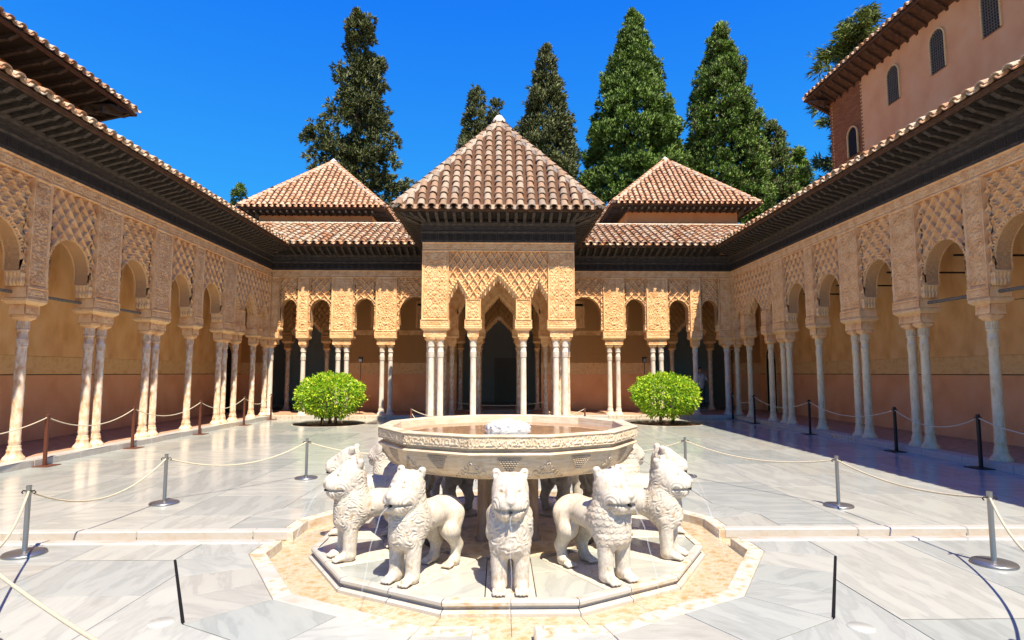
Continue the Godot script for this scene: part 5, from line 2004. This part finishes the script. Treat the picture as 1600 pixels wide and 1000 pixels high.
func lion_mesh(shape: Array, kind: int) -> ArrayMesh:
	var pts: PackedVector3Array = shape[0].duplicate()
	var n := vertex_normals(pts, shape[1])
	var wave := noise(0.9, FastNoiseLite.TYPE_SIMPLEX_SMOOTH, 2, 95 + kind)
	for i in pts.size():
		var p := pts[i]
		var h := 0.0
		var mane := smoothstep(0.0, 0.06, p.z - 0.03 - 0.10 * (p.y - 0.45)) * smoothstep(0.25, 0.30, p.y) * (1.0 - smoothstep(0.80, 0.85, p.y))
		# the face keeps clear of the mane
		var face := smoothstep(0.22, 0.27, p.z + (p.y - 0.70) * 0.45) * smoothstep(0.555, 0.575, p.y)
		mane *= 1.0 - face
		if mane > 0.0:
			var a := atan2(p.x, p.z - 0.12)
			var wob := wave.get_noise_3d(p.x * 9.0, p.y * 9.0, p.z * 9.0)
			if kind == 0:
				h += mane * 0.0042 * sin(TAU * (p.y * 30.0 + 1.9 * wob + 0.45 * sin(a * 6.0 + p.y * 14.0))) * (0.6 + 0.5 * sin(a * 11.0 + wob * 5.0))
			elif kind == 1:
				var row := p.y / 0.05 + 0.3 * wob
				var u := a / 0.27 + 0.5 * float(int(row) & 1) + 0.25 * wob
				var fx := absf(u - floorf(u) - 0.5) * 2.0
				var fy := row - floorf(row)
				h += mane * (0.006 * (1.0 - smoothstep(0.0, 1.0, fy)) * (1.0 - 0.5 * fx * fx) - 0.006 * (1.0 - smoothstep(0.0, 0.14, absf(fy - 0.38 * fx * fx))))
			else:
				h += mane * 0.0040 * sin(TAU * (p.y * 24.0 + absf(a) * 2.2 + 1.6 * wob)) * (0.65 + 0.45 * sin(a * 16.0 + p.y * 30.0))
		if face > 0.0:
			var d := Vector3(absf(p.x) - 0.088, p.y - 0.636, p.z - 0.345).length()
			h += face * 0.0030 * sin(d * TAU / 0.021) * smoothstep(0.02, 0.035, d) * (1.0 - smoothstep(0.075, 0.10, d))
			var mouth := 1.0 - smoothstep(0.004, 0.013, absf(p.y - 0.634 + 0.06 * absf(p.x)))
			h -= mouth * 0.024 * smoothstep(0.31, 0.33, p.z)
			var ear := Vector3(absf(p.x) - 0.104, p.y - 0.858, p.z - 0.22).length()
			h -= 0.012 * (1.0 - smoothstep(0.012, 0.028, ear))
		# creases between paw and leg, haunch muscle
		h += 0.004 * sin(p.z * 60.0) * smoothstep(-0.2, -0.24, p.z) * smoothstep(0.3, 0.36, p.y) * smoothstep(0.09, 0.13, absf(p.x)) * (1.0 - smoothstep(0.46, 0.52, p.y))
		pts[i] = p + n[i] * h
	return smooth_mesh(pts, shape[1])


func build_lions() -> void:
	var shape := lion_shape()
	var kinds := []
	for k in 3:
		kinds.append(lion_mesh(shape, k))
	var slab := MB.new()
	slab.box(Vector3(0, -0.015, -0.06), Vector3(0.36, 0.06, 0.86), 0.006)
	var slab_m := slab.mesh()
	var pipe := MB.new()
	pipe.tube([Vector3(0, 0.612, 0.40), Vector3(0, 0.608, 0.452)], 0.011, 0.011, 10)
	var pipe_m := pipe.mesh()
	var labels := {
		0: "white marble lion facing the camera head-on in front of the basin", -1: "white marble lion just left of the front lion, with wavy carved mane", 1: "white marble lion just right of the front lion with scale-like mane and open mouth",
		-2: "white marble lion at the left of the basin, head in profile, spouting to the left", 2: "white marble lion at the right of the basin, head raised, spouting to the right", -3: "white marble lion at far left, mostly hidden by the lion before it",
		3: "white marble lion at far right, its face peeping past the lion before it", -4: "white marble lion behind the left edge of the basin", 4: "white marble lion behind the right edge of the basin, thin jet from its mouth",
		-5: "white marble lion hidden behind the basin on the left", 5: "white marble lion hidden behind the basin on the right", 6: "white marble lion hidden straight behind the basin"}
	var pat := {0: 2, -1: 0, 1: 1, -2: 0, 2: 2, -3: 2, 3: 0, -4: 0, 4: 1, -5: 1, 5: 0, 6: 2}
	for k in labels:
		var a := deg_to_rad(30.0 * k)
		var dir := Vector3(sin(a), 0, cos(a))
		var t := thing("lion_statue", labels[k], "lion statue", "twelve marble lions round the basin", V(FX, 0, FD) + dir * 1.36, a)
		put(t, "body", kinds[pat[k]], M.lion_marble, Transform3D(Basis.from_scale(Vector3(1.0 + 0.03 * sin(k * 2.1), 0.955 + 0.012 * cos(k * 1.7), 1.0)), Vector3(0, 0.012, 0)))
		put(t, "base_slab", slab_m, M.lion_marble)
		put(t, "spout", pipe_m, M.dark_iron)
		if k in [0, -1, 1, -2, 2, -3, 3, 4, -4]:
			var m := MB.new()
			var pts := []
			var reach := 0.06 if k == 0 else 0.30
			for i in 15:
				var f := i / 14.0
				pts.append(t.transform * Vector3(0.006 * sin(i * 1.3), 0.608 - 0.69 * f * f, 0.45 + reach * f))
			m.tube(pts, 0.0055, 0.004, 6)
			struct("water_jet", m, M.water_jet)


# ---------------------------------------------------------------- plants

func copies(parent: Node, called: String, mesh: Mesh, mt: Material, xfs: Array, cols: Array, stuff := true) -> MultiMeshInstance3D:
	var mm := MultiMesh.new()
	mm.transform_format = MultiMesh.TRANSFORM_3D
	mm.use_colors = true
	mm.mesh = mesh
	mm.instance_count = xfs.size()
	for k in xfs.size():
		mm.set_instance_transform(k, xfs[k])
		mm.set_instance_color(k, cols[k])
	var o := MultiMeshInstance3D.new()
	o.name = uniq(parent, called)
	o.multimesh = mm
	o.material_override = mt
	if stuff:
		o.set_meta("kind", "stuff")
	parent.add_child(o, true)
	return o


func spray_mesh(n: int, ln: float, wd: float, spread: float, sd: int) -> ArrayMesh:   # a tuft of narrow leaves round +y
	var r := RandomNumberGenerator.new()
	r.seed = sd
	var m := MB.new()
	for k in n:
		var a := r.randf() * TAU
		var t := spread * sqrt(r.randf())
		var d := Vector3(cos(a) * sin(t), cos(t), sin(a) * sin(t))
		var s := d.cross(Vector3(r.randf() - 0.5, r.randf() - 0.5, r.randf() - 0.5)).normalized()
		var o := Vector3(r.randf() - 0.5, r.randf() * 0.6, r.randf() - 0.5) * ln * 0.35
		var l := ln * r.randf_range(0.6, 1.0)
		m.tri(o, o + d * l * 0.45 + s * wd, o + d * l)
		m.tri(o, o + d * l, o + d * l * 0.45 - s * wd)
		for q in range(m.n.size() - 6, m.n.size()):   # rounder shading: leaves lean towards the way the tuft points
			m.n[q] = (m.n[q] + Vector3(0, 0.55, 0) + d * 0.35).normalized()
	return m.mesh()


func aim(dir: Vector3, roll: float, sc: Vector3) -> Basis:
	var y := dir.normalized()
	var x := y.cross(Vector3(0.13, 0.2, 0.97)).normalized()
	return Basis(x, y, x.cross(y)) * Basis(Vector3.UP, roll) * Basis.from_scale(sc)


func trunk(t: Node, h: float, r: float, lean := 0.0) -> void:
	var pts := []
	for k in 9:
		var f := k / 8.0
		pts.append(Vector3(lean * f + 0.06 * sin(k * 1.9), h * f, 0.06 * cos(k * 2.3)))
	var m := MB.new()
	m.tube(pts, r, r * 0.12, 9)
	put(t, "trunk", m, M.bark)


# prof: crown half width at heights 0..1 from bottom to tip; lumps set how deeply the outline is broken
func conifer(called: String, label: String, at: Vector3, h: float, y0: float, prof: Array, lumps: float, clumps: int, dense: int, tone: Array, sd: int, tuft := 0.5, droop := 0.5) -> void:
	var t := thing(called, label, "tree", "tall evergreens beyond the far roofs", at)
	var r := RandomNumberGenerator.new()
	r.seed = sd
	trunk(t, h * 0.94, maxf(0.16, h * 0.012))
	var nz := noise(0.35, FastNoiseLite.TYPE_SIMPLEX_SMOOTH, 3, sd)
	var sm := spray_mesh(13, tuft, tuft * 0.10, 1.0, sd)
	var xfs := []; var cols := []
	var limbs := MB.new()
	var made := 0
	while made < clumps:
		var f := r.randf()
		var i := f * (prof.size() - 1)
		var w := lerpf(prof[int(i)], prof[mini(int(i) + 1, prof.size() - 1)], i - int(i))
		if r.randf() > 0.18 + w / 3.2:
			continue
		made += 1
		var a := r.randf() * TAU
		var lump := 1.0 + lumps * nz.get_noise_3d(cos(a) * 3.0, (y0 + f * (h - y0)) * 1.1, sin(a) * 3.0) * 1.6
		var rad := maxf(0.0, w * minf(lump, 1.0 + lumps * 0.55) - 0.08) * (0.35 + 0.65 * pow(r.randf(), 0.4))
		var c := Vector3(cos(a) * rad, lerpf(y0, h, f), sin(a) * rad)
		var out := Vector3(cos(a), 0.0, sin(a))
		var size := r.randf_range(0.6, 1.1) * (0.55 + 0.45 * minf(1.0, w / 1.5))
		if made % 9 == 0 and rad > 0.5:
			limbs.tube([Vector3(0, c.y - rad * (0.25 - droop * 0.5), 0), c * Vector3(0.5, 0, 0.5) + Vector3(0, c.y - 0.1, 0), c], 0.05, 0.015, 5)
		var shade := r.randf_range(0.8, 1.15)
		for k in dense:
			var d := Vector3(r.randfn(), r.randfn(), r.randfn()).limit_length(1.9) * 0.30 * size
			var dir := out * r.randf_range(0.3, 1.2) + Vector3(0, r.randf_range(0.15, 1.1) - droop * r.randf(), 0) + d * 1.2
			var s := r.randf_range(0.7, 1.2) * (0.7 + 0.3 * size)
			xfs.append(Transform3D(aim(dir, r.randf() * TAU, Vector3.ONE * s), c + d))
			var cc: Color = tone[r.randi() % tone.size()]
			cols.append(Color(cc.r * shade, cc.g * shade, cc.b * shade))
	put(t, "limbs", limbs, M.bark)
	copies(t, "crown", sm, M.leaf_tree, xfs, cols)


func build_trees() -> void:
	var dark := [Color(0.100, 0.122, 0.038), Color(0.122, 0.142, 0.048), Color(0.15, 0.166, 0.06), Color(0.076, 0.092, 0.03)]
	var mid := [Color(0.115, 0.20, 0.030), Color(0.145, 0.24, 0.038), Color(0.175, 0.27, 0.046), Color(0.090, 0.150, 0.026)]
	conifer("spruce_tree", "tall ragged dark evergreen with drooping branches behind the left pyramid roof", V(-8.9, 0, 36), 24.3, 6.0, [2.2, 2.3, 2.3, 2.0, 2.3, 2.3, 1.35, 1.6, 1.2, 0.7, 0.2], 1.15, 400, 30, dark, 101, 0.36, 1.0)
	conifer("cypress_tree", "small forked dark cypress peeping over the left slope of the pavilion roof", V(-1.5, 0, 38), 20.3, 8.0, [1.4, 1.6, 1.7, 1.6, 1.2, 0.7, 0.15], 0.7, 190, 26, dark, 103, 0.32, 0.2)
	conifer("cypress_tree", "slim second leader of the dark cypress beside the pavilion roof tip", V(-0.25, 0, 38), 20.2, 10.0, [1.2, 1.2, 1.0, 0.8, 0.5, 0.15], 0.6, 90, 26, dark, 105, 0.3, 0.2)
	conifer("cypress_tree", "dark narrow tipped cypress between the pavilion roof and the big green cypress", V(2.95, 0, 37), 22.8, 6.0, [2.4, 2.4, 2.35, 2.2, 2.0, 1.85, 1.55, 1.1, 0.62, 0.1], 0.35, 480, 30, dark, 107, 0.32, 0.2)
	conifer("cypress_tree", "broad bright green cone shaped cypress, tallest in the row", V(8.65, 0, 37), 25.2, 5.0, [3.3, 3.4, 3.4, 3.3, 3.2, 2.85, 2.35, 1.65, 0.9, 0.05], 0.16, 820, 34, mid, 109, 0.3, 0.1)
	conifer("cypress_tree", "broad green cypress behind the right pyramid roof", V(14.4, 0, 37), 24.5, 5.0, [2.7, 2.8, 2.8, 2.75, 2.6, 2.4, 2.0, 1.45, 0.8, 0.06], 0.18, 820, 34, mid.slice(0, 3) + dark.slice(0, 1), 111, 0.3, 0.1)
	conifer("cypress_tree", "lower cypress at the right shoulder of the green row", V(17.9, 0, 37.5), 18.0, 5.0, [1.7, 1.7, 1.5, 1.2, 0.9, 0.2], 0.3, 260, 30, dark + mid.slice(0, 2), 113, 0.3, 0.1)
	conifer("cypress_tree", "smallest cypress just left of the brick corner", V(19.4, 0, 37.5), 16.0, 5.0, [1.4, 1.4, 1.1, 0.8, 0.2], 0.3, 170, 30, mid, 115, 0.3, 0.1)
	conifer("cypress_tree", "tiny tree top showing above the left gallery roof", V(-17.8, 0, 40), 14.3, 6.0, [1.0, 1.0, 0.8, 0.5, 0.15], 0.5, 70, 26, mid, 117, 0.3, 0.1)
	# weeping cedar beside the brick corner
	var t := thing("cedar_tree", "yellow green weeping cedar with feathery hanging branches behind the brick corner", "tree", "tall evergreens beyond the far roofs", V(18.7, 0, 29.5))
	trunk(t, 19.5, 0.3)
	var r := RandomNumberGenerator.new()
	r.seed = 121
	var sm := spray_mesh(9, 0.55, 0.035, 0.7, 121)
	var xfs := []; var cols := []
	var limbs := MB.new()
	for k in 120:
		var y := r.randf_range(7.5, 20.5)
		var a := r.randf() * TAU
		var reach := r.randf_range(1.2, 3.1) * (1.0 if y < 17 else (22.5 - y) / 5.5)
		var tip := Vector3(cos(a) * reach, y + reach * 0.15, sin(a) * reach)
		var pts := []
		for j in 7:
			var f := j / 6.0
			pts.append(Vector3(tip.x * f, y + reach * (0.35 * f - 0.30 * f * f), tip.z * f))
		limbs.tube(pts, 0.045, 0.01, 5)
		for j in 34:
			var f := r.randf_range(0.25, 1.0)
			var c: Vector3 = pts[int(f * 5)].lerp(pts[int(f * 5) + 1], f * 5 - int(f * 5)) + Vector3(r.randfn(), r.randfn(), r.randfn()) * 0.13
			xfs.append(Transform3D(aim(Vector3(cos(a) * 0.5, -0.7 + r.randf() * 0.9, sin(a) * 0.5) + Vector3(r.randfn(), 0, r.randfn()) * 0.3, r.randf() * TAU, Vector3.ONE * r.randf_range(0.6, 1.2)), c))
			var warm := smoothstep(9.0, 19.0, c.y)
			var s := r.randf_range(0.7, 1.2)
			cols.append(Color(lerpf(0.06, 0.15, warm) * s, lerpf(0.10, 0.19, warm) * s, lerpf(0.05, 0.03, warm) * s))
	put(t, "limbs", limbs, M.bark)
	copies(t, "crown", sm, M.leaf_tree, xfs, cols)


func build_bushes() -> void:
	var leaf := MB.new()   # a folded pointed leaf
	var l := 0.085; var w := 0.021
	leaf.tri(Vector3.ZERO, Vector3(w, l * 0.45, 0.010), Vector3(0, l * 0.5, 0)); leaf.tri(Vector3(0, l * 0.5, 0), Vector3(w, l * 0.45, 0.010), Vector3(0, l, -0.012))
	leaf.tri(Vector3.ZERO, Vector3(0, l * 0.5, 0), Vector3(-w, l * 0.45, 0.010)); leaf.tri(Vector3(0, l * 0.5, 0), Vector3(0, l, -0.012), Vector3(-w, l * 0.45, 0.010))
	var lm := leaf.mesh()
	var tones := [Color(0.32, 0.54, 0.025), Color(0.42, 0.62, 0.03), Color(0.52, 0.66, 0.04), Color(0.20, 0.40, 0.02), Color(0.62, 0.66, 0.05), Color(0.14, 0.30, 0.02)]
	for b in [[-5.38, "clipped round orange tree left of the fountain, on several thin stems", [Vector3(-0.22, 0, 0.05), Vector3(0.0, 0, 0.0), Vector3(0.16, 0, -0.05)], 1.0, 0.65, 0.93], [5.28, "clipped round orange tree right of the fountain, on two dark stems", [Vector3(-0.16, 0, 0.0), Vector3(0.22, 0, 0.0)], 1.02, 0.66, 0.93]]:
		var t := thing("orange_tree", b[1], "orange tree", "clipped orange trees in the court", V(b[0], -0.03, 19.1))
		for s in b[2]:
			var m := MB.new()
			m.tube([Vector3(s.x, 0, s.z), Vector3(s.x * 1.05, 0.25, s.z), Vector3(s.x * 1.6, 0.6, s.z * 1.4), Vector3(s.x * 2.3 + 0.05, 0.95, s.z)], 0.055, 0.03, 8)
			m.tube([Vector3(s.x * 1.05, 0.25, s.z), Vector3(s.x * 1.05 - 0.2, 0.6, s.z + 0.2), Vector3(s.x - 0.45, 0.9, s.z + 0.35)], 0.035, 0.015, 6)
			m.tube([Vector3(s.x * 1.05, 0.3, s.z), Vector3(s.x * 1.05 + 0.25, 0.65, s.z + 0.1), Vector3(s.x + 0.55, 0.95, s.z - 0.2)], 0.035, 0.015, 6)
			put(t, "stem", m, M.bark)
		var r := RandomNumberGenerator.new()
		r.seed = 131 + int(b[0])
		var nz := noise(1.6, FastNoiseLite.TYPE_SIMPLEX_SMOOTH, 3, 133)
		var xfs := []; var cols := []
		for k in 9500:
			var d := Vector3(r.randfn(), r.randfn(), r.randfn()).normalized()
			if d.y < -0.25 and r.randf() < 0.35:
				continue
			var bump := 1.0 + 0.24 * nz.get_noise_3d(d.x * 1.6, d.y * 1.6, d.z * 1.6 + b[0])
			var q := pow(r.randf(), 0.25)
			var p := Vector3(d.x * b[3], d.y * (b[4] if d.y > 0 else b[4] * 1.05), d.z * b[3]) * bump * lerpf(0.62, 1.0, q)
			if r.randf() < 0.03:
				p *= 1.0 + 0.12 * r.randf()
			var dir := d + Vector3(r.randfn(), r.randfn() - 0.35, r.randfn()) * 0.65
			xfs.append(Transform3D(aim(dir, r.randf() * TAU, Vector3.ONE * r.randf_range(0.8, 1.35)), p + Vector3(0, b[5], 0)))
			cols.append(tones[r.randi() % tones.size()])
		copies(t, "crown", lm, M.leaf_bush, xfs, cols)


# ---------------------------------------------------------------- barriers

func rope(label: String, a: Vector3, b: Vector3, sag: float, rad := 0.0095) -> void:
	var pts := []
	for k in 19:
		var f := k / 18.0
		pts.append(a.lerp(b, f) - Vector3(0, sag * 4.0 * f * (1.0 - f), 0))
	var m := MB.new()
	m.tube(pts, rad, rad, 7)
	var o := put(self, "barrier_rope", m, M.rope)
	tag(o, label, "rope", "barrier ropes")


func post(called: String, label: String, group: String, x: float, d: float, h: float, mt: String, round_base: bool, y := 0.0) -> Node3D:
	var t := thing(called, label, "barrier post", group, V(x, y, d))
	var m := MB.new()
	if round_base:
		m.lathe([Vector2(0.0, 0.0), Vector2(0.165, 0.0), Vector2(0.168, 0.012), Vector2(0.16, 0.024), Vector2(0.06, 0.032), Vector2(0.0, 0.032)], 32)
		put(t, "base", m, M[mt])
		m = MB.new()
		m.lathe([Vector2(0.024, 0.03), Vector2(0.021, 0.04), Vector2(0.021, h - 0.015), Vector2(0.0225, h - 0.012), Vector2(0.0225, h), Vector2(0.0, h + 0.003)], 16)
		put(t, "pole", m, M[mt])
	else:
		m.box(Vector3(0, 0.006, 0), Vector3(0.34, 0.012, 0.34), 0.004)
		put(t, "base", m, M[mt])
		m = MB.new()
		m.box(Vector3(0, h / 2, 0), Vector3(0.05, h, 0.05), 0.006)
		put(t, "pole", m, M[mt])
	m = MB.new()
	for s in [-1.0, 1.0]:
		m.tube([Vector3(0.018 * s, h - 0.05, 0), Vector3(0.05 * s, h - 0.045, 0), Vector3(0.062 * s, h - 0.06, 0), Vector3(0.05 * s, h - 0.072, 0)], 0.006, 0.006, 6)
	put(t, "rope_hook", m, M.dark_iron)
	return t


func build_barriers() -> void:
	var ring := [[-0.9, 2.0, "steel barrier post nearest the camera, below the left edge of view"], [-3.05, 3.62, "steel barrier post in the near left corner of the court"], [-4.2, 5.5, "steel barrier post at lower left beside the cross channel"], [-4.12, 7.55, "steel barrier post on the left between the lions and the left arcade"], [-2.95, 9.28, "steel barrier post behind the left-hand lion"],
		[2.87, 9.33, "steel barrier post just behind the heads of the right-hand lions"], [4.07, 7.25, "steel barrier post on the right near the shadow edge"], [4.14, 5.07, "steel barrier post at lower right beside the cross channel"], [3.2, 3.35, "steel barrier post in the near right corner of the court"]]
	for e in ring:
		post("barrier_post", e[2], "steel posts round the fountain", e[0], e[1], 0.6, "steel", true)
	var tops := []
	for e in ring:
		tops.append(V(e[0], 0.55, e[1]))
	rope("pale rope at the near left, running to the post beside the camera", tops[0], tops[1], 0.04)
	rope("pale rope from the lower left steel post towards the near corner", tops[1], tops[2], 0.17)
	rope("pale rope sagging between the two left steel posts", tops[2], tops[3], 0.26)
	rope("thin pale rope between the left steel post and the one behind the lion", tops[3], tops[4], 0.2)
	rope("pale rope leading from the post behind the left lion to the back of the fountain", tops[4], V(-0.9, 0.45, 10.3), 0.2)
	rope("thin pale rope between the right steel posts, above the shadow edge", tops[5], tops[6], 0.14)
	rope("pale rope between the two right steel posts", tops[6], tops[7], 0.10)
	rope("pale rope falling from the lower right steel post out of view", tops[7], tops[8], 0.2)
	rope("pale rope leading from the post behind the right lions to the back of the fountain", tops[5], V(0.9, 0.45, 10.3), 0.2)
	# along the left and right kerbs
	var names := ["nearest", "second", "third", "fourth", "farthest"]
	var ends := []
	var k := 0
	for d in [10.6, 13.05, 15.9, 18.6, 20.75]:
		post("kerb_post", "red brown barrier post by the left kerb, %s of five" % names[k], "brown posts by the left kerb", -7.86, d, 0.88, "post_brown", false)
		ends.append(V(-7.86, 0.83, d))
		k += 1
	rope("white rope at the near end of the left arcade", V(-7.8, 0.83, 7.9), ends[0], 0.2)
	for i in 4:
		rope("white rope along the left arcade, from the %s to the %s post" % [names[i], names[i + 1]], ends[i], ends[i + 1], 0.24)
	k = 0
	ends = []
	for d in [10.05, 12.2, 15.6, 19.0, 20.8]:
		post("kerb_post", "black barrier post by the right kerb, %s of five" % names[k], "black posts by the right kerb", 8.1, d, 0.9, "post_black", false)
		ends.append(V(8.1, 0.84, d))
		k += 1
	rope("white rope at the near end of the right arcade", V(8.1, 0.84, 7.6), ends[0], 0.2)
	for i in 4:
		rope("white rope along the right arcade, from the %s to the %s post" % [names[i], names[i + 1]], ends[i], ends[i + 1], 0.24)
	for s in [-1.0, 1.0]:
		var side := "left" if s < 0 else "right"
		var x := -2.47 if s < 0 else 2.35
		post("pavilion_post", "brown barrier post at the %s side of the pavilion steps" % side, "posts beside the pavilion", x, 16.7, 0.62, "post_brown", false, 0.0)
		rope("white upper rope at the %s side of the pavilion" % side, V(x, 0.6, 16.7), V(x - s * 0.62, 0.42, 16.4), 0.03)
		rope("white lower rope at the %s side of the pavilion" % side, V(x, 0.5, 16.7), V(x - s * 0.62, 0.36, 16.4), 0.2)
	rope("white rope strung across the inside of the pavilion", V(-1.6, 0.62, 20.2), V(1.5, 0.62, 20.2), 0.12)


# ---------------------------------------------------------------- small things

func build_small() -> void:
	for e in [[-5.1, 21.9, "small flood lamp on a thin stand left of the pavilion", true], [5.3, 21.9, "small flood lamp on a thin stand right of the pavilion", true]]:
		var t := thing("flood_lamp", e[2], "lamp", "flood lamps in the far gallery", V(e[0], 0.12, e[1]))
		var m := MB.new()
		m.lathe([Vector2(0.13, 0.0), Vector2(0.13, 0.015), Vector2(0.012, 0.03), Vector2(0.012, 1.86)], 12)
		put(t, "stand", m, M.dark_iron)
		m = MB.new()
		m.box(Vector3(0, 1.95, 0.03), Vector3(0.13, 0.17, 0.1), 0.015)
		m.box(Vector3(0, 2.05, 0.05), Vector3(0.17, 0.02, 0.16), 0.004)
		put(t, "lamp_head", m, M.black)
		m = MB.new()
		m.box(Vector3(0, 1.94, 0.085), Vector3(0.1, 0.12, 0.012), 0.003)
		put(t, "lens", m, M.steel)
	build_person()


func build_person() -> void:
	var t := thing("person", "person in white top in the dark right-hand portal, one arm raised", "person", "", V(8.25, 0.12, 24.55), 0.25)
	bones_clear()
	bone(Vector3(0, 0.95, 0), Vector3(0, 1.12, 0.0), 0.135, 0.125, 0.08)
	bone(Vector3(-0.06, 1.15, 0), Vector3(-0.08, 1.34, 0), 0.11, 0.11, 0.08)
	bone(Vector3(0.06, 1.15, 0), Vector3(0.08, 1.34, 0), 0.11, 0.11, 0.08)
	bone(Vector3(-0.17, 1.36, 0), Vector3(0.17, 1.36, 0), 0.06, 0.06, 0.05)
	bone(Vector3(0, 1.38, 0), Vector3(0, 1.48, 0.01), 0.052, 0.048, 0.03)
	bone(Vector3(0, 1.55, 0.015), Vector3(0, 1.59, 0.0), 0.082, 0.094, 0.03)
	bone(Vector3(0, 1.555, 0.09), Vector3(0, 1.535, 0.105), 0.014, 0.018, 0.015)
	for s in [-1.0, 1.0]:
		bone(Vector3(s * 0.085, 0.92, 0), Vector3(s * 0.095, 0.50, 0.02), 0.085, 0.058, 0.05)
		bone(Vector3(s * 0.095, 0.50, 0.02), Vector3(s * 0.10, 0.09, -0.01), 0.056, 0.038, 0.03)
		bone(Vector3(s * 0.10, 0.05, -0.03), Vector3(s * 0.115, 0.04, 0.15), 0.042, 0.034, 0.03)
		bone(Vector3(s * 0.082, 1.57, 0.0), Vector3(s * 0.09, 1.55, 0.0), 0.018, 0.015, 0.01)
	bone(Vector3(-0.20, 1.35, 0), Vector3(-0.24, 1.09, 0.02), 0.05, 0.04, 0.04)
	bone(Vector3(-0.24, 1.09, 0.02), Vector3(-0.22, 0.86, 0.08), 0.038, 0.028, 0.03)
	bone(Vector3(0.20, 1.35, 0), Vector3(0.27, 1.16, 0.14), 0.05, 0.04, 0.04)
	bone(Vector3(0.27, 1.16, 0.14), Vector3(0.13, 1.46, 0.2), 0.038, 0.028, 0.03)
	for h in [[Vector3(-0.22, 0.84, 0.085), Vector3(0.05, -1, 0.2), Vector3(0, 0.1, 1)], [Vector3(0.125, 1.48, 0.2), Vector3(-0.5, 0.9, -0.1), Vector3(-0.6, -0.4, 0.4)]]:
		var o: Vector3 = h[0]; var d: Vector3 = h[1].normalized(); var w: Vector3 = h[2].normalized()
		bone(o, o + d * 0.07, 0.026, 0.03, 0.02)
		for k in 4:
			var b := o + d * 0.075 + w * (k - 1.5) * 0.019
			bone(b, b + d * (0.06 if k in [1, 2] else 0.048) + d.cross(w) * 0.015, 0.009, 0.008, 0.004)
		bone(o + d * 0.02 + w * 0.025, o + d * 0.06 + w * 0.06, 0.011, 0.009, 0.008)
	var s := nets(Vector3(-0.42, -0.02, -0.25), Vector3(0.42, 1.76, 0.36), 0.012, false)
	put(t, "body", smooth_mesh(s[0], s[1]), M.skin)
	# clothes and hair follow the same skeleton a little farther out
	bones_clear()
	bone(Vector3(0, 0.94, 0), Vector3(0, 1.12, 0.0), 0.152, 0.138, 0.08)
	bone(Vector3(-0.06, 1.15, 0), Vector3(-0.08, 1.34, 0), 0.122, 0.122, 0.08)
	bone(Vector3(0.06, 1.15, 0), Vector3(0.08, 1.34, 0), 0.122, 0.122, 0.08)
	bone(Vector3(-0.17, 1.36, 0), Vector3(0.17, 1.36, 0), 0.07, 0.07, 0.05)
	bone(Vector3(-0.20, 1.35, 0), Vector3(-0.23, 1.17, 0.01), 0.062, 0.058, 0.04)
	bone(Vector3(0.20, 1.35, 0), Vector3(0.245, 1.22, 0.09), 0.062, 0.058, 0.04)
	s = nets(Vector3(-0.42, 0.7, -0.25), Vector3(0.42, 1.5, 0.3), 0.016, false)
	put(t, "shirt", smooth_mesh(s[0], s[1]), M.shirt)
	bones_clear()
	for q in [-1.0, 1.0]:
		bone(Vector3(q * 0.07, 0.93, 0), Vector3(q * 0.095, 0.50, 0.02), 0.112, 0.078, 0.05)
		bone(Vector3(q * 0.095, 0.50, 0.02), Vector3(q * 0.10, 0.12, -0.01), 0.076, 0.062, 0.03)
	s = nets(Vector3(-0.3, 0.0, -0.25), Vector3(0.3, 1.1, 0.25), 0.016, false)
	put(t, "trousers", smooth_mesh(s[0], s[1]), M.trousers)
	bones_clear()
	bone(Vector3(0, 1.60, -0.02), Vector3(0, 1.62, -0.03), 0.098, 0.1, 0.03)
	bone(Vector3(0, 1.56, -0.06), Vector3(0, 1.42, -0.08), 0.075, 0.05, 0.03)
	s = nets(Vector3(-0.2, 1.3, -0.25), Vector3(0.2, 1.8, 0.2), 0.014, false)
	put(t, "hair", smooth_mesh(s[0], s[1]), M.hair)
